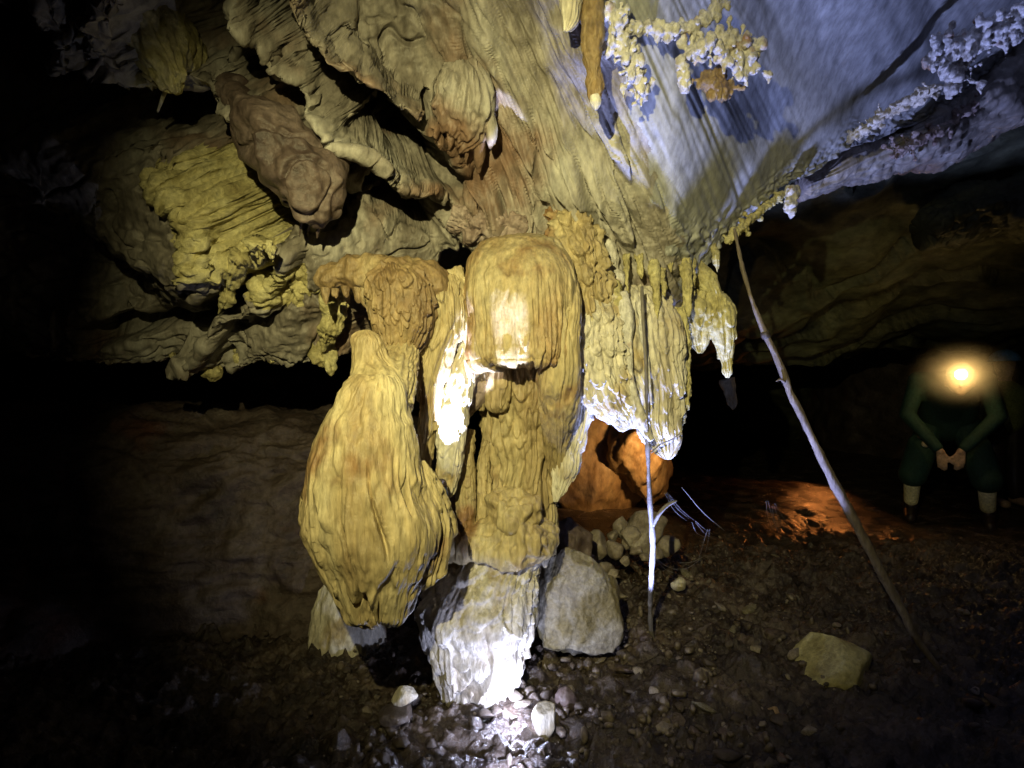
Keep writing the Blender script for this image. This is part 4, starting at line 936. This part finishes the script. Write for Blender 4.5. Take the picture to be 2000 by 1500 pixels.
def build_person_behind(px, py_head, d, label):
    hx, _, hz = at(px, py_head, d); z0 = float(floor_z(hx, d))
    def p(x, y, z): return (hx + x, d + y, z0 + z)
    H = hz - z0
    hd = np.array((hx, d, hz))
    caps = [(p(-0.1, 0, 0.9), p(-0.11, 0, 0.48), 0.085, 0.06), (p(-0.11, 0, 0.48), p(-0.11, 0.02, 0.08), 0.06, 0.04), (p(0.1, 0, 0.9), p(0.11, 0, 0.48), 0.085, 0.06), (p(0.11, 0, 0.48), p(0.11, 0.02, 0.08), 0.06, 0.04),
            (p(-0.11, 0.02, 0.06), p(-0.11, -0.14, 0.04), 0.045, 0.04), (p(0.11, 0.02, 0.06), p(0.11, -0.14, 0.04), 0.045, 0.04),
            (p(0, 0, 0.9), p(0, 0, H - 0.32), 0.13, 0.15), (p(-0.19, 0, H - 0.27), p(0.19, 0, H - 0.27), 0.06, 0.06), (p(0, 0, H - 0.25), tuple(hd - (0, 0, 0.08)), 0.06, 0.055), (tuple(hd + (0, 0, 0.02)), tuple(hd - (0, 0.0, 0.04)), 0.088, 0.078), (tuple(hd - (0, 0.02, 0.05)), tuple(hd - (0, 0.04, 0.1)), 0.06, 0.04), (tuple(hd - (0, 0.08, 0.03)), tuple(hd - (0, 0.1, 0.05)), 0.012, 0.015)]
    for s_ in (-1, 1):
        caps += [(p(0.19 * s_, 0, H - 0.27), p(0.27 * s_, 0.02, H - 0.55), 0.052, 0.042), (p(0.27 * s_, 0.02, H - 0.55), p(0.25 * s_, -0.08, H - 0.80), 0.042, 0.028)]
        caps += fingers(p(0.25 * s_, -0.08, H - 0.80), (-s_, 0, 0), (0, -0.1, -0.99))
    body = capsules('body', caps, 0.010, M['skin'], 2)
    shirt = capsules('shirt', [(p(0, 0, 0.85), p(0, 0, H - 0.32), 0.15, 0.17), (p(-0.19, 0, H - 0.28), p(0.19, 0, H - 0.28), 0.08, 0.08)] + [(p(0.19 * s_, 0, H - 0.28), p(0.26 * s_, 0.02, H - 0.52), 0.07, 0.062) for s_ in (-1, 1)], 0.014, M['cloth_lime'], 3)
    tr = capsules('trousers', [(p(0.1 * s_, 0, 0.9), p(0.11 * s_, 0, 0.12), 0.11, 0.075) for s_ in (-1, 1)] + [(p(-0.1, 0, 0.88), p(0.1, 0, 0.88), 0.125, 0.125)], 0.014, M['boot'], 3)
    V, F = ICO[4]
    Vh = V * (0.115, 0.135, 0.105); Vh[:, 2] = np.maximum(Vh[:, 2], -0.015); rim = np.abs(V[:, 2] + 0.1) < 0.16; Vh[rim, :2] *= 1.08
    hel = link('helmet', mesh_from('helmet', Vh + hd + (0, 0, 0.045), None, F), M['hat'])
    return thing('person', p(0, 0, 0), label, 'person', [body, shirt, tr, hel])


build_person_behind(1962, 712, 5.5, 'person with a blue helmet standing behind the one with the headlamp')

# scattering haze added to stand in for lens bloom round the headlamp
_m = bpy.data.materials.new('lamp_glow_haze'); _m.use_nodes = True; _n = _m.node_tree
_n.nodes.remove(_n.nodes['Principled BSDF'])
_v = _n.nodes.new('ShaderNodeVolumePrincipled'); _v.inputs['Color'].default_value = (0.9, 0.85, 0.75, 1); _v.inputs['Density'].default_value = 1.4; _v.inputs['Anisotropy'].default_value = 0.2
_n.links.new(_v.outputs[0], _n.nodes['Material Output'].inputs['Volume'])
_tc = _n.nodes.new('ShaderNodeTexCoord'); _g = _n.nodes.new('ShaderNodeTexGradient'); _g.gradient_type = 'SPHERICAL'
_ns = _n.nodes.new('ShaderNodeTexNoise'); _ns.inputs['Scale'].default_value = 3.0
_p = _n.nodes.new('ShaderNodeMath'); _p.operation = 'POWER'; _p.inputs[1].default_value = 3.0
_mu = _n.nodes.new('ShaderNodeMath'); _mu.operation = 'MULTIPLY'; _mu2 = _n.nodes.new('ShaderNodeMath'); _mu2.operation = 'MULTIPLY'; _mu2.inputs[1].default_value = 26.0
_n.links.new(_tc.outputs['Object'], _g.inputs[0]); _n.links.new(_tc.outputs['Object'], _ns.inputs['Vector'])
_n.links.new(_g.outputs['Fac'], _p.inputs[0]); _n.links.new(_p.outputs[0], _mu.inputs[0]); _n.links.new(_ns.outputs['Fac'], _mu.inputs[1]); _n.links.new(_mu.outputs[0], _mu2.inputs[0])
_n.links.new(_mu2.outputs[0], _v.inputs['Density'])
V, F = ICO[4]
_o = link('lamp_glow_haze', mesh_from('lamp_glow_haze', V, None, F), _m, None, 'added haze volume standing in for lens glow round the lit headlamp', 'glow', None, 'stuff')
_o.location = tuple(LP + np.array([-0.03, -0.03, 0.0])); _o.scale = (0.42, 0.34, 0.30)
# torch lying in the slot behind the bulb
_a = sweep('barrel', [(866, 972, 1.95, 16, 1), (866, 966, 1.95, 20, 1), (862, 952, 1.94, 20, 1)], mat_plain('torch_plastic', (0.03, 0.05, 0.12), 0.4), 24, 12)
_b = sweep('bezel', [(862, 953, 1.94, 24, 1), (860, 947, 1.94, 26, 1), (859, 943, 1.935, 24, 1)], M['boot'], 24, 8)
thing('torch', at(866, 972, 1.95), 'dark blue torch wedged behind the bulb shining up the slab', 'torch', [_a, _b])
